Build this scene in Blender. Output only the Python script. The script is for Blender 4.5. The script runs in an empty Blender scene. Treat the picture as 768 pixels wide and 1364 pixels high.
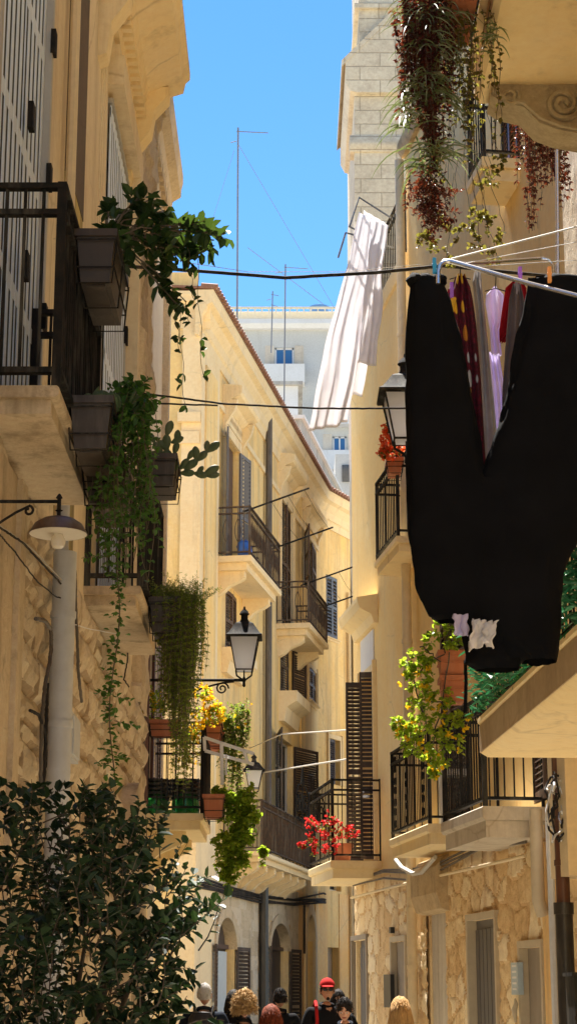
import bpy, math, random
import numpy as np
from math import radians, sin, cos, pi, tan, atan2, sqrt
from mathutils import Vector, Matrix, noise
random.seed(7)
SC = bpy.context.scene
COL = SC.collection
# ---------------------------------------------------------------- camera
TH = radians(14.6); CAMZ = 1.6; FPX = 2466.0; PCX, PCY = 384.0, 682.0
cam_d = bpy.data.cameras.new('camera'); cam = bpy.data.objects.new('camera', cam_d); COL.objects.link(cam)
cam_d.sensor_fit = 'VERTICAL'; cam_d.sensor_height = 24; cam_d.lens = FPX / 1364 * 24
cam_d.clip_start = 0.1; cam_d.clip_end = 3000
cam.location = (0, 0, CAMZ); cam.rotation_euler = (radians(90) + TH, 0, 0)
SC.camera = cam
# ---------------------------------------------------------------- sky, sun, exposure
SUN_EL, SUN_AZ = radians(63), radians(-9)
w = bpy.data.worlds.new('World'); SC.world = w; w.use_nodes = True
nt = w.node_tree; nt.nodes.clear()
sky = nt.nodes.new('ShaderNodeTexSky'); sky.sky_type = 'NISHITA'; sky.sun_disc = False
sky.sun_elevation = SUN_EL; sky.sun_rotation = SUN_AZ; sky.altitude = 0
sky.air_density = 1.0; sky.dust_density = 0.0; sky.ozone_density = 4.0
bg = nt.nodes.new('ShaderNodeBackground'); bg.inputs[1].default_value = 0.058
wo = nt.nodes.new('ShaderNodeOutputWorld')
hs = nt.nodes.new('ShaderNodeHueSaturation'); hs.inputs['Saturation'].default_value = 1.22
nt.links.new(sky.outputs[0], hs.inputs['Color']); nt.links.new(hs.outputs[0], bg.inputs[0]); nt.links.new(bg.outputs[0], wo.inputs[0])
sd = bpy.data.lights.new('sun', 'SUN'); sd.energy = 5.0; sd.angle = radians(0.53); sd.color = (1, .95, .87)
so = bpy.data.objects.new('sun', sd); COL.objects.link(so)
sdir = Vector((sin(SUN_AZ) * cos(SUN_EL), cos(SUN_AZ) * cos(SUN_EL), sin(SUN_EL)))
so.rotation_euler = (sdir).to_track_quat('Z', 'Y').to_euler(); so.location = (0, 0, 40)
SC.view_settings.view_transform = 'Standard'; SC.view_settings.look = 'None'
SC.view_settings.exposure = 2.0; SC.view_settings.gamma = 1
SC.cycles.max_bounces = 10; SC.cycles.diffuse_bounces = 6; SC.cycles.transparent_max_bounces = 6
SC.cycles.sample_clamp_indirect = 6

# ---------------------------------------------------------------- geometry helpers
def at(px, py, d):
    u = (px - PCX) / FPX; v = (PCY - py) / FPX
    r = Vector((u, cos(TH) - v * sin(TH), sin(TH) + v * cos(TH)))
    t = d / r.y
    return Vector((r.x * t, d, CAMZ + r.z * t))

class Fr:
    'vertical wall: s runs along it away from the street start, n stands out of it, z is up'
    def __init__(s, x, y, dx, dy, side):
        l = sqrt(dx * dx + dy * dy); s.o = Vector((x, y, 0)); s.d = Vector((dx / l, dy / l, 0))
        s.n = Vector((s.d.y, -s.d.x, 0)) * side
    def P(s, a, n, z): return s.o + s.d * a + s.n * n + Vector((0, 0, z))
    def hit(s, px, py, off=0.0):
        u = (px - PCX) / FPX; v = (PCY - py) / FPX
        r = Vector((u, cos(TH) - v * sin(TH), sin(TH) + v * cos(TH)))
        o = s.o + s.n * off; q = Vector((o.x, o.y, 0))
        t = q.dot(s.n) / Vector((r.x, r.y, 0)).dot(s.n)
        p = r * t
        return (Vector((p.x, p.y, 0)) - q).dot(s.d), CAMZ + p.z
    def rect(s, x0, x1, yt, yb, off=0.0):
        ym = (yt + yb) / 2; xm = (x0 + x1) / 2
        return s.hit(x0, ym, off)[0], s.hit(x1, ym, off)[0], s.hit(xm, yb, off)[1], s.hit(xm, yt, off)[1]

WORLD = {}
class MB:
    def __init__(s): s.v = []; s.f = []; s.t = []; s.tv = .5
    def add(s, vs, fs, t=None):
        b = len(s.v); s.v.extend([tuple(p) for p in vs]); t = s.tv if t is None else t
        for f in fs: s.f.append(tuple(i + b for i in f)); s.t.append(t)
    def hexa(s, c):
        s.add(c, [(0, 3, 2, 1), (4, 5, 6, 7), (0, 1, 5, 4), (1, 2, 6, 5), (2, 3, 7, 6), (3, 0, 4, 7)])
        return s
    def box(s, x0, x1, y0, y1, z0, z1):
        return s.hexa([(x0, y0, z0), (x1, y0, z0), (x1, y1, z0), (x0, y1, z0), (x0, y0, z1), (x1, y0, z1), (x1, y1, z1), (x0, y1, z1)])
    def fbox(s, fr, a0, a1, n0, n1, z0, z1):
        P = fr.P
        return s.hexa([P(a0, n0, z0), P(a1, n0, z0), P(a1, n1, z0), P(a0, n1, z0), P(a0, n0, z1), P(a1, n0, z1), P(a1, n1, z1), P(a0, n1, z1)])
    def obox(s, c, ax, ay, az):
        c, ax, ay, az = map(Vector, (c, ax, ay, az))
        k = [(-1, -1, -1), (1, -1, -1), (1, 1, -1), (-1, 1, -1), (-1, -1, 1), (1, -1, 1), (1, 1, 1), (-1, 1, 1)]
        return s.hexa([c + ax * i + ay * j + az * l for i, j, l in k])
    def prof(s, fr, a0, a1, pr):
        'polygon of (n,z) extruded from a0 to a1'
        n = len(pr)
        s.add([fr.P(a0, *p) for p in pr] + [fr.P(a1, *p) for p in pr],
              [tuple(range(n)), tuple(range(2 * n - 1, n - 1, -1))] + [(i, i + n, (i + 1) % n + n, (i + 1) % n) for i in range(n)])
        return s
    def poly(s, fr, pts, n0, n1):
        'polygon of (s,z) given thickness n0..n1'
        n = len(pts)
        s.add([fr.P(a, n0, z) for a, z in pts] + [fr.P(a, n1, z) for a, z in pts],
              [tuple(range(n)), tuple(range(2 * n - 1, n - 1, -1))] + [(i, i + n, (i + 1) % n + n, (i + 1) % n) for i in range(n)])
        return s
    def tube(s, pts, r, k=6, caps=True):
        pts = [Vector(p) for p in pts]; n = len(pts)
        rs = r if isinstance(r, (list, tuple)) else [r] * n
        vs = []; up = Vector((0, 0, 1)); prev = None
        for i, p in enumerate(pts):
            t = (pts[min(i + 1, n - 1)] - pts[max(i - 1, 0)])
            t = t.normalized() if t.length > 1e-9 else Vector((0, 0, 1))
            if prev is None:
                a = t.cross(up if abs(t.z) < .9 else Vector((1, 0, 0))).normalized()
            else:
                a = prev - t * prev.dot(t)
                a = a.normalized() if a.length > 1e-6 else t.orthogonal().normalized()
            prev = a; b = t.cross(a)
            for j in range(k):
                an = 2 * pi * (j + .5) / k
                vs.append(p + (a * cos(an) + b * sin(an)) * rs[i])
        fs = [(i * k + j, i * k + (j + 1) % k, (i + 1) * k + (j + 1) % k, (i + 1) * k + j) for i in range(n - 1) for j in range(k)]
        if caps: fs += [tuple(range(k - 1, -1, -1)), tuple((n - 1) * k + j for j in range(k))]
        s.add(vs, fs); return s
    def lathe(s, c, pr, k=16, axis='z', sq=None):
        'profile of (r,z) turned about z at c; sq=4 gives square section'
        c = Vector(c); vs = []; k = sq or k
        for r, z in pr:
            for j in range(k):
                an = 2 * pi * (j + .5) / k
                vs.append(c + Vector((r * cos(an), r * sin(an), z)))
        n = len(pr)
        fs = [(i * k + j, i * k + (j + 1) % k, (i + 1) * k + (j + 1) % k, (i + 1) * k + j) for i in range(n - 1) for j in range(k)]
        fs += [tuple(range(k - 1, -1, -1)), tuple((n - 1) * k + j for j in range(k))]
        s.add(vs, fs); return s
    def ell(s, c, rx, ry, rz, k=12, m=8, wob=0, seed=0):
        c = Vector(c); vs = []; 
        for i in range(m + 1):
            th = pi * i / m
            for j in range(k):
                ph = 2 * pi * j / k
                q = Vector((sin(th) * cos(ph), sin(th) * sin(ph), cos(th)))
                g = 1 + (wob * noise.noise(q * 2.3 + Vector((seed, 0, 0))) if wob else 0)
                vs.append(c + Vector((q.x * rx, q.y * ry, q.z * rz)) * g)
        fs = [(i * k + j, (i + 1) * k + j, (i + 1) * k + (j + 1) % k, i * k + (j + 1) % k) for i in range(m) for j in range(k)]
        s.add(vs, fs); return s
    def leaf(s, p, d, up, L, W, fold=.25, curl=.15):
        d = d.normalized(); side = d.cross(up)
        if side.length < 1e-4: side = d.orthogonal()
        side.normalize(); nn = side.cross(d)
        tip = p + d * L - nn * (L * curl)
        m1 = p + d * (L * .3); m2 = p + d * (L * .72) - nn * (L * curl * .5)
        h = nn * (W * fold)
        s.add([p, m1 + side * W * .5 + h, m2 + side * W * .42 + h, tip, m2 - side * W * .42 + h, m1 - side * W * .5 + h],
              [(0, 1, 2, 3), (0, 3, 4, 5)], random.random())
        return s
    def build(s, name, mat, parent=None, smooth=True, ang=38):
        vs = np.array(s.v, dtype=float)
        lo, hi = vs.min(0), vs.max(0)
        o = Vector(((lo[0] + hi[0]) / 2, (lo[1] + hi[1]) / 2, lo[2]))
        me = bpy.data.meshes.new(name)
        me.from_pydata([tuple(p) for p in (vs - np.array(o))], [], s.f)
        me.materials.append(M[mat] if isinstance(mat, str) else mat)
        at_ = me.attributes.new('tint', 'FLOAT', 'FACE'); at_.data.foreach_set('value', s.t)
        me.validate(); me.update()
        if smooth:
            me.shade_smooth(); me.set_sharp_from_angle(angle=radians(ang))
        ob = bpy.data.objects.new(name, me); COL.objects.link(ob)
        base = Vector((0, 0, 0))
        if parent is not None: ob.parent = parent; base = WORLD[parent.name]
        ob.location = o - base; WORLD[ob.name] = o
        return ob

def tag(o, label=None, cat=None, group=None, kind=None):
    if label: o['label'] = label
    if cat: o['category'] = cat
    if group: o['group'] = group
    if kind: o['kind'] = kind
    return o
def thing(name, loc, label, cat, group=None):
    o = bpy.data.objects.new(name, None); COL.objects.link(o); o.location = loc; o.empty_display_size = .2
    WORLD[o.name] = Vector(loc)
    return tag(o, label, cat, group)

# ---------------------------------------------------------------- materials
M = {}
class N:
    def __init__(s, name):
        s.m = bpy.data.materials.new(name); s.m.use_nodes = True; s.t = s.m.node_tree; s.t.nodes.clear()
        s.out = s.t.nodes.new('ShaderNodeOutputMaterial')
    def n(s, ty, ins=None, **kw):
        x = s.t.nodes.new('ShaderNode' + ty)
        for k, v in kw.items(): setattr(x, k, v)
        for k, v in (ins or {}).items():
            if hasattr(v, 'is_output') or isinstance(v, bpy.types.NodeSocket): s.t.links.new(v, x.inputs[k])
            else: x.inputs[k].default_value = v
        return x
    def pos(s, sc=(1, 1, 1)):
        g = s.n('NewGeometry'); m = s.n('Mapping', {'Vector': g.outputs['Position'], 'Scale': sc})
        return m.outputs[0]
    def noise(s, vec, scale, det=4, rough=.6): return s.n('TexNoise', {'Vector': vec, 'Scale': scale, 'Detail': det, 'Roughness': rough}).outputs['Fac']
    def ramp(s, f, stops):
        r = s.n('ValToRGB', {'Fac': f}); e = r.color_ramp.elements
        while len(e) < len(stops): e.new(.5)
        for i, (p, c) in enumerate(stops): e[i].position = p; e[i].color = (*c, 1) if len(c) == 3 else c
        return r.outputs[0]
    def mix(s, f, a, b, mode='MIX'):
        x = s.n('Mix', data_type='RGBA', blend_type=mode)
        for k, v in ((0, f), (6, a), (7, b)):
            if isinstance(v, bpy.types.NodeSocket): s.t.links.new(v, x.inputs[k])
            else: x.inputs[k].default_value = v if k == 0 else ((*v, 1) if len(v) == 3 else v)
        return x.outputs[2]
    def math(s, op, a, b=0.0):
        x = s.n('Math', operation=op)
        for k, v in ((0, a), (1, b)):
            if isinstance(v, bpy.types.NodeSocket): s.t.links.new(v, x.inputs[k])
            else: x.inputs[k].default_value = v
        return x.outputs[0]
    def tint(s): return s.n('Attribute', attribute_name='tint').outputs['Fac']
    def bsdf(s, col, rough=.8, bump=None, bs=.3, bd=.01, metal=0, spec=.35, **extra):
        p = s.n('BsdfPrincipled', {'Roughness': rough, 'Metallic': metal, 'Specular IOR Level': spec})
        if isinstance(col, bpy.types.NodeSocket): s.t.links.new(col, p.inputs['Base Color'])
        else: p.inputs['Base Color'].default_value = (*col, 1)
        if bump is not None:
            b = s.n('Bump', {'Height': bump, 'Strength': bs, 'Distance': bd}); s.t.links.new(b.outputs[0], p.inputs['Normal'])
        for k, v in extra.items(): p.inputs[k].default_value = v
        return p
    def done(s, sh): s.t.links.new(sh.outputs[0], s.out.inputs[0]); M[s.m.name] = s.m; return s.m

def lerp(a, b, t): return tuple(x + (y - x) * t for x, y in zip(a, b))
def plaster(name, base, worn, dirt, patch=.55, blot=.3, dirtlev=.62, rough=.9, bd=.004, cell=.5):
    n = N(name); p = n.pos(); st = n.pos((2.2, 2.2, .22))
    a = n.noise(p, cell, 6, .65); b = n.noise(st, 1.3, 5, .7); c = n.noise(p, 14, 5, .7); e = n.noise(p, 2.6, 8, .75)
    col = n.mix(n.ramp(a, [(patch - .14, (0, 0, 0)), (patch + .1, (1, 1, 1))]), base, worn)
    col = n.mix(n.ramp(b, [(dirtlev - .12, (0, 0, 0)), (dirtlev + .14, (.75, .75, .75))]), col, dirt)
    col = n.mix(n.ramp(e, [(.58, (0, 0, 0)), (.70, (blot, blot, blot))]), col, lerp(worn, dirt, .35))
    g_ = n.noise(p, 6.5, 6, .8); col = n.mix(n.ramp(g_, [(.50, (0, 0, 0)), (.72, (.32, .32, .32))]), col, lerp(base, dirt, .6))
    cr = n.n('TexVoronoi', {'Vector': n.mix(.12, p, n.n('TexNoise', {'Vector': p, 'Scale': 3.0}).outputs['Color']), 'Scale': .9}, feature='DISTANCE_TO_EDGE').outputs['Distance']
    col = n.mix(n.math('MULTIPLY', n.ramp(cr, [(0, (.6, .6, .6)), (.012, (0, 0, 0))]), n.ramp(a, [(.5, (0, 0, 0)), (.62, (1, 1, 1))])), col, dirt)
    col = n.mix(.5, col, n.ramp(c, [(.3, lerp((0, 0, 0), (1, 1, 1), .4)), (.75, (.62, .62, .62))]), 'OVERLAY')
    h = n.math('ADD', c, n.math('MULTIPLY', e, .8))
    n.done(n.bsdf(col, rough, h, .5, bd, spec=.2))
def stone(name, c1, c2, dirt, bd=.02, sc=1.0, tintmix=True):
    n = N(name); p = n.pos(); a = n.noise(p, 1.6 * sc, 7, .7); c = n.noise(p, 22 * sc, 6, .75); e = n.noise(n.pos((3, 3, .4)), .9, 5, .7); g = n.noise(p, 6 * sc, 6, .7)
    col = n.mix(n.ramp(a, [(.35, (0, 0, 0)), (.68, (1, 1, 1))]), c1, c2)
    if tintmix:
        col = n.mix(.75, col, n.ramp(n.tint(), [(0, lerp(c2, dirt, .85)), (.12, lerp(c2, dirt, .3)), (.3, c2), (.5, lerp(c1, c2, .5)), (.75, c1), (1, lerp(c1, (1, 1, 1), .2))]))
    col = n.mix(n.ramp(e, [(.52, (0, 0, 0)), (.74, (.8, .8, .8))]), col, dirt)
    col = n.mix(n.ramp(g, [(.56, (0, 0, 0)), (.70, (.5, .5, .5))]), col, dirt)
    col = n.mix(.6, col, n.ramp(c, [(.3, (.36, .36, .36)), (.75, (.64, .64, .64))]), 'OVERLAY')
    n.done(n.bsdf(col, .92, n.math('ADD', c, n.math('MULTIPLY', g, 2.5)), .8, bd, spec=.15))
def ashlar(name, c1, c2, mortar, bw, bh, dirt, ax=(1, 0)):
    n = N(name); g = n.n('NewGeometry'); sx = n.n('SeparateXYZ', {0: g.outputs['Position']})
    s = n.math('ADD', n.math('MULTIPLY', sx.outputs[0], ax[0]), n.math('MULTIPLY', sx.outputs[1], ax[1]))
    v = n.n('CombineXYZ', {0: s, 1: sx.outputs[2]}).outputs[0]
    br = n.n('TexBrick', {'Vector': v, 'Scale': 1.0, 'Color1': (*c1, 1), 'Color2': (*c2, 1), 'Mortar': (*mortar, 1), 'Mortar Size': .014, 'Mortar Smooth': .4, 'Bias': 0.0, 'Brick Width': bw, 'Row Height': bh}, offset=.43)
    a = n.noise(n.pos(), 1.1, 6, .7); c = n.noise(n.pos(), 9, 6, .75)
    col = n.mix(n.ramp(a, [(.45, (0, 0, 0)), (.72, (.8, .8, .8))]), br.outputs['Color'], dirt)
    col = n.mix(.7, col, n.ramp(c, [(.3, (.33, .33, .33)), (.75, (.66, .66, .66))]), 'OVERLAY')
    h = n.math('SUBTRACT', n.math('MULTIPLY', c, .6), n.math('MULTIPLY', br.outputs['Fac'], 1.5))
    n.done(n.bsdf(col, .9, h, .7, .03, spec=.15))
def paint(name, col, rough=.5, var=.25, metal=0, spec=.4, bd=.003, sc=9, dirt=None):
    n = N(name); p = n.pos(); a = n.noise(p, sc, 5, .65); b = n.noise(n.pos((4, 4, .6)), 2, 5, .7)
    d = dirt or lerp(col, (.12, .09, .06), .5)
    c = n.mix(n.ramp(a, [(.35, (0, 0, 0)), (.75, (var * 2,) * 3)]), col, d)
    c = n.mix(n.ramp(b, [(.5, (0, 0, 0)), (.8, (var * 2,) * 3)]), c, lerp(col, (.7, .65, .55), .3))
    n.done(n.bsdf(c, rough, a, .4, bd, metal=metal, spec=spec))
def leafm(name, stops, trans=.35, rough=.45, tcol=None):
    n = N(name)
    a = n.noise(n.pos(), 5, 3, .5); t = n.math('ADD', n.math('MULTIPLY', n.tint(), .7), n.math('MULTIPLY', a, .4))
    k = len(stops); c = n.ramp(t, [(.1 + .8 * i / max(1, k - 1), s) for i, s in enumerate(stops)])
    p = n.bsdf(c, rough, spec=.22)
    tc = n.mix(.6, c, tcol or (.35, .45, .05)) if trans else c
    tr = n.n('BsdfTranslucent', {'Color': tc})
    mx = n.n('MixShader', {0: trans, 1: p.outputs[0], 2: tr.outputs[0]})
    n.done(mx)
def cloth(name, col, col2=None, trans=.25, sc=400):
    n = N(name); a = n.noise(n.pos(), 7, 5, .6)
    c = n.mix(n.ramp(a, [(.35, (0, 0, 0)), (.7, (1, 1, 1))]), col, col2 or lerp(col, (0, 0, 0), .25))
    p = n.bsdf(c, .9, n.noise(n.pos(), 60, 3, .6), .3, .004, spec=.1)
    tr = n.n('BsdfTranslucent', {'Color': c})
    n.done(n.n('MixShader', {0: trans, 1: p.outputs[0], 2: tr.outputs[0]}))

YEL = (.78, .59, .31)
plaster('plaster_left', (.70, .57, .38), (.74, .64, .47), (.42, .31, .19), patch=.55, dirtlev=.63)
plaster('plaster_left_back', (.74, .54, .24), (.70, .58, .38), (.36, .26, .12), patch=.6, dirtlev=.66)
plaster('plaster_centre', (.80, .54, .20), (.78, .59, .30), (.40, .30, .18), patch=.55, dirtlev=.55, blot=.4)
plaster('plaster_centre_low', (.80, .50, .20), (.74, .55, .30), (.40, .28, .16), patch=.6, dirtlev=.64)
plaster('trim_centre', (.76, .61, .38), (.72, .55, .31), (.44, .36, .25), patch=.6, dirtlev=.66, blot=.12)
plaster('plaster_right', (.86, .62, .27), (.85, .68, .37), (.50, .38, .22), patch=.62, dirtlev=.68)
plaster('plaster_slab', (.84, .67, .38), (.80, .67, .45), (.45, .34, .20), patch=.62, dirtlev=.68)
plaster('slab_edge_shaded', (.48, .36, .22), (.56, .45, .30), (.28, .2, .12), patch=.55, dirtlev=.6)  # darkened slab plaster: shade on the balcony edge put into the colour
plaster('slab_grey', (.62, .56, .47), (.54, .47, .38), (.35, .28, .2), patch=.55, dirtlev=.6)
plaster('plaster_white', (.52, .52, .50), (.47, .46, .43), (.42, .4, .36), patch=.6, dirtlev=.68)
plaster('plaster_pale', (.70, .70, .70), (.64, .63, .6), (.55, .53, .5), patch=.6, dirtlev=.7)
plaster('parapet_grey', (.50, .49, .46), (.42, .40, .36), (.22, .2, .18), patch=.5, dirtlev=.52)
plaster('mossy', (.60, .46, .16), (.5, .42, .2), (.12, .09, .05), patch=.5, dirtlev=.5, cell=4)
plaster('cement_dark', (.13, .10, .075), (.16, .12, .09), (.08, .06, .05), patch=.5)
stone('stone_left', (.68, .57, .41), (.58, .46, .31), (.30, .20, .12), bd=.02)
stone('stone_slab', (.66, .54, .38), (.54, .42, .28), (.22, .16, .10), bd=.01, tintmix=False)
stone('stone_cornice', (.58, .45, .28), (.46, .34, .20), (.24, .17, .10), bd=.005, tintmix=False)
stone('stone_right', (.88, .72, .46), (.76, .54, .28), (.50, .29, .13), bd=.012)
stone('stone_centre', (.66, .54, .37), (.55, .43, .28), (.28, .21, .13), bd=.02)
stone('stone_carved', (.50, .42, .29), (.42, .34, .22), (.18, .13, .08), bd=.01, tintmix=False)
ashlar('tower_stone', (.66, .60, .48), (.56, .50, .39), (.40, .34, .26), .95, .40, (.44, .38, .29))
ashlar('paving', (.74, .68, .58), (.68, .61, .51), (.3, .27, .2), .6, .3, (.5, .44, .35), ax=(1, 0))
paint('shutter_brown', (.085, .045, .03), .55, .2)
paint('shutter_dark', (.05, .032, .026), .55, .2)
paint('shutter_blue', (.11, .13, .17), .55, .2)
paint('shutter_grey', (.13, .13, .15), .5, .2)
paint('shutter_white', (.74, .84, 1.0), .45, .1, dirt=(.35, .35, .38))
paint('frame_grey', (.45, .43, .40), .6, .15)
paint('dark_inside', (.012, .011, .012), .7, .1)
paint('iron', (.013, .015, .016), .75, .25, spec=.05, dirt=(.06, .04, .03))
paint('iron_old', (.05, .045, .042), .8, .4, spec=.05, dirt=(.13, .07, .04))
paint('rust_pipe', (.10, .038, .024), .35, .2)
paint('black_pipe', (.02, .02, .022), .35, .2)
paint('pipe_grey', (.56, .58, .62), .5, .2)
paint('pipe_dark', (.09, .075, .065), .6, .3)
paint('pipe_cream', (.74, .60, .38), .55, .2)
paint('pipe_beige', (.55, .46, .33), .55, .2)
paint('planter_brown', (.045, .032, .025), .45, .2)
paint('terracotta', (.45, .15, .07), .75, .25)
paint('plastic_black', (.018, .018, .02), .4, .1)
paint('steel', (.62, .62, .64), .25, .1, metal=.9)
paint('metal_white', (.72, .71, .70), .35, .1)
paint('cable', (.025, .023, .024), .85, .2, spec=.08)
paint('cable_light', (.50, .47, .42), .6, .2)
paint('antenna', (.20, .22, .26), .8, .1, spec=.1)
paint('tank_blue', (.10, .22, .42), .5, .1)
paint('rope_white', (.75, .75, .75), .7, .1)
paint('cream_strap', (.74, .66, .5), .6, .15)
paint('tile', (.24, .11, .07), .85, .5)
paint('door_grey', (.13, .12, .115), .6, .2)
paint('door_taupe', (.30, .25, .20), .6, .2)
paint('panel_pale', (.55, .60, .60), .5, .15)
paint('door_lilac', (.42, .38, .40), .6, .2)
paint('sign_blue', (.45, .55, .62), .4, .2)
paint('bark', (.12, .09, .06), .9, .4)
paint('bark_dark', (.06, .045, .035), .9, .4)
paint('soil', (.05, .035, .025), .95, .3)
paint('peg_blue', (.03, .32, .65), .4, .05); paint('peg_orange', (.85, .35, .08), .4, .05); paint('peg_purple', (.35, .12, .6), .4, .05)
paint('blue_paint', (.04, .14, .5), .4, .05)
paint('cactus', (.055, .11, .035), .6, .3)
paint('pear_pad', (.06, .10, .035), .55, .3)
paint('pigeon', (.09, .09, .11), .7, .4)
paint('sign_white', (.78, .78, .78), .45, .08)
paint('enamel_in', (.72, .68, .6), .35, .15); paint('enamel_out', (.07, .035, .022), .4, .3)
leafm('leaf_bush', [(.008, .017, .010), (.013, .029, .014), (.020, .044, .019), (.030, .058, .024)], .08, .5, (.08, .16, .02))
leafm('leaf_dark', [(.012, .028, .012), (.025, .055, .018), (.045, .085, .025)], .22, .38, (.12, .2, .02))
leafm('leaf_vine', [(.025, .07, .015), (.05, .13, .025), (.10, .20, .04)], .32, .45, (.15, .3, .02))
leafm('leaf_lime', [(.06, .13, .01), (.14, .24, .02), (.24, .34, .03), (.36, .42, .05)], .5, .5, (.5, .65, .04))
leafm('leaf_rosemary', [(.08, .14, .02), (.16, .23, .035), (.27, .32, .05)], .38, .6, (.35, .45, .05))
leafm('leaf_red', [(.025, .008, .008), (.05, .012, .012), (.10, .02, .018), (.12, .04, .025)], .17, .35, (.5, .10, .03))
leafm('leaf_olive', [(.05, .06, .01), (.12, .12, .02), (.17, .15, .03), (.14, .06, .03)], .3, .5, (.38, .34, .05))
leafm('leaf_spider', [(.09, .13, .04), (.18, .22, .08), (.34, .36, .2)], .3, .4, (.3, .4, .1))
leafm('petal_yellow', [(.75, .42, .01), (.85, .55, .02), (.9, .65, .03)], .5, .6, (.95, .6, .02))
leafm('petal_red', [(.45, .01, .01), (.6, .02, .02), (.7, .10, .10)], .35, .6, (.8, .05, .04))
leafm('petal_orange', [(.6, .04, .01), (.75, .1, .02), (.8, .25, .1)], .4, .6, (.9, .2, .05))
leafm('leaf_hedge', [(.01, .08, .035), (.02, .14, .06), (.04, .2, .08)], .15, .4, (.05, .3, .1))
cloth('cloth_black', (.0065, .0065, .008), (.004, .004, .005), 0.0)
cloth('cloth_white', (.95, .94, .95), (.90, .88, .90), .58)
cloth('cloth_grey', (.42, .40, .39), (.30, .28, .28), .25)
cloth('cloth_taupe', (.22, .18, .18), (.15, .12, .12), .2)
cloth('cloth_lilac', (.74, .68, .85), (.65, .58, .8), .3)
cloth('cloth_red', (.42, .02, .03), (.25, .01, .02), .2)
cloth('jacket_black', (.012, .012, .014), None, 0); cloth('jacket_navy', (.016, .022, .035), None, 0)
cloth('trouser_dark', (.03, .03, .04), None, 0); cloth('cap_red', (.45, .02, .02), None, 0)
def hearts():
    n = N('cloth_hearts'); v = n.n('TexVoronoi', {'Vector': n.pos(), 'Scale': 11.0, 'Randomness': .6})
    r = n.n('SeparateColor', {0: v.outputs['Color']})
    pc = n.ramp(r.outputs[0], [(0, (.55, .33, .03)), (.34, (.55, .33, .03)), (.35, (.28, .012, .025)), (.7, (.28, .012, .025)), (.71, (.4, .4, .42))])
    f = n.ramp(v.outputs['Distance'], [(.40, (1, 1, 1)), (.44, (0, 0, 0))])
    c = n.mix(f, n.ramp(n.noise(n.pos(), 70, 2), [(.45, (.06, .015, .02)), (.6, (.12, .012, .025))]), pc)
    n.done(n.bsdf(c, .9, spec=.1))
hearts()
def skin(name, c):
    n = N(name); a = n.noise(n.pos(), 18, 4); n.done(n.bsdf(n.mix(a, c, lerp(c, (.5, .12, .08), .25)), .55, spec=.35))
skin('skin', (.60, .34, .23)); skin('skin_tan', (.48, .26, .16))
def hair(name, a, b):
    n = N(name); f = n.noise(n.pos((60, 60, 7)), 1.6, 5, .7); n.done(n.bsdf(n.mix(n.ramp(f, [(.3, (0, 0, 0)), (.7, (1, 1, 1))]), a, b), .7, f, .8, .006, spec=.12))
hair('hair_white', (.62, .60, .56), (.42, .40, .38)); hair('hair_blond', (.62, .42, .20), (.30, .18, .08)); hair('hair_black', (.015, .012, .012), (.03, .025, .022)); hair('hair_red', (.22, .05, .02), (.08, .02, .012)); hair('hair_honey', (.60, .38, .16), (.28, .15, .06))
def glassy(name, col, rough, trans=1.0, ior=1.45):
    n = N(name); n.done(n.bsdf(col, rough, spec=.5, **{'Transmission Weight': trans, 'IOR': ior}))
glassy('glass_green', (.05, .45, .12), .08, .6); glassy('bulb_glass', (.9, .85, .75), .15, .5)
def opal():
    n = N('opal_glass'); a = n.noise(n.pos(), 6, 4)
    p = n.bsdf(n.mix(a, (.80, .81, .83), (.70, .71, .74)), .25, spec=.5); t = n.n('BsdfTranslucent', {'Color': (.9, .9, .92, 1)})
    n.done(n.n('MixShader', {0: .55, 1: p.outputs[0], 2: t.outputs[0]}))
opal()
def pane():
    n = N('window_glass'); a = n.noise(n.pos(), .8, 3)
    n.done(n.bsdf(n.mix(a, (.02, .024, .03), (.05, .055, .06)), .07, spec=.8))
pane()
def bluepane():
    n = N('painted_sky_glass'); a = n.noise(n.pos(), .5, 2); n.done(n.bsdf(n.mix(a, (.05, .16, .34), (.03, .10, .25)), .06, spec=.9))  # sky reflection painted into the glass as a blue base colour
bluepane()
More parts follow.
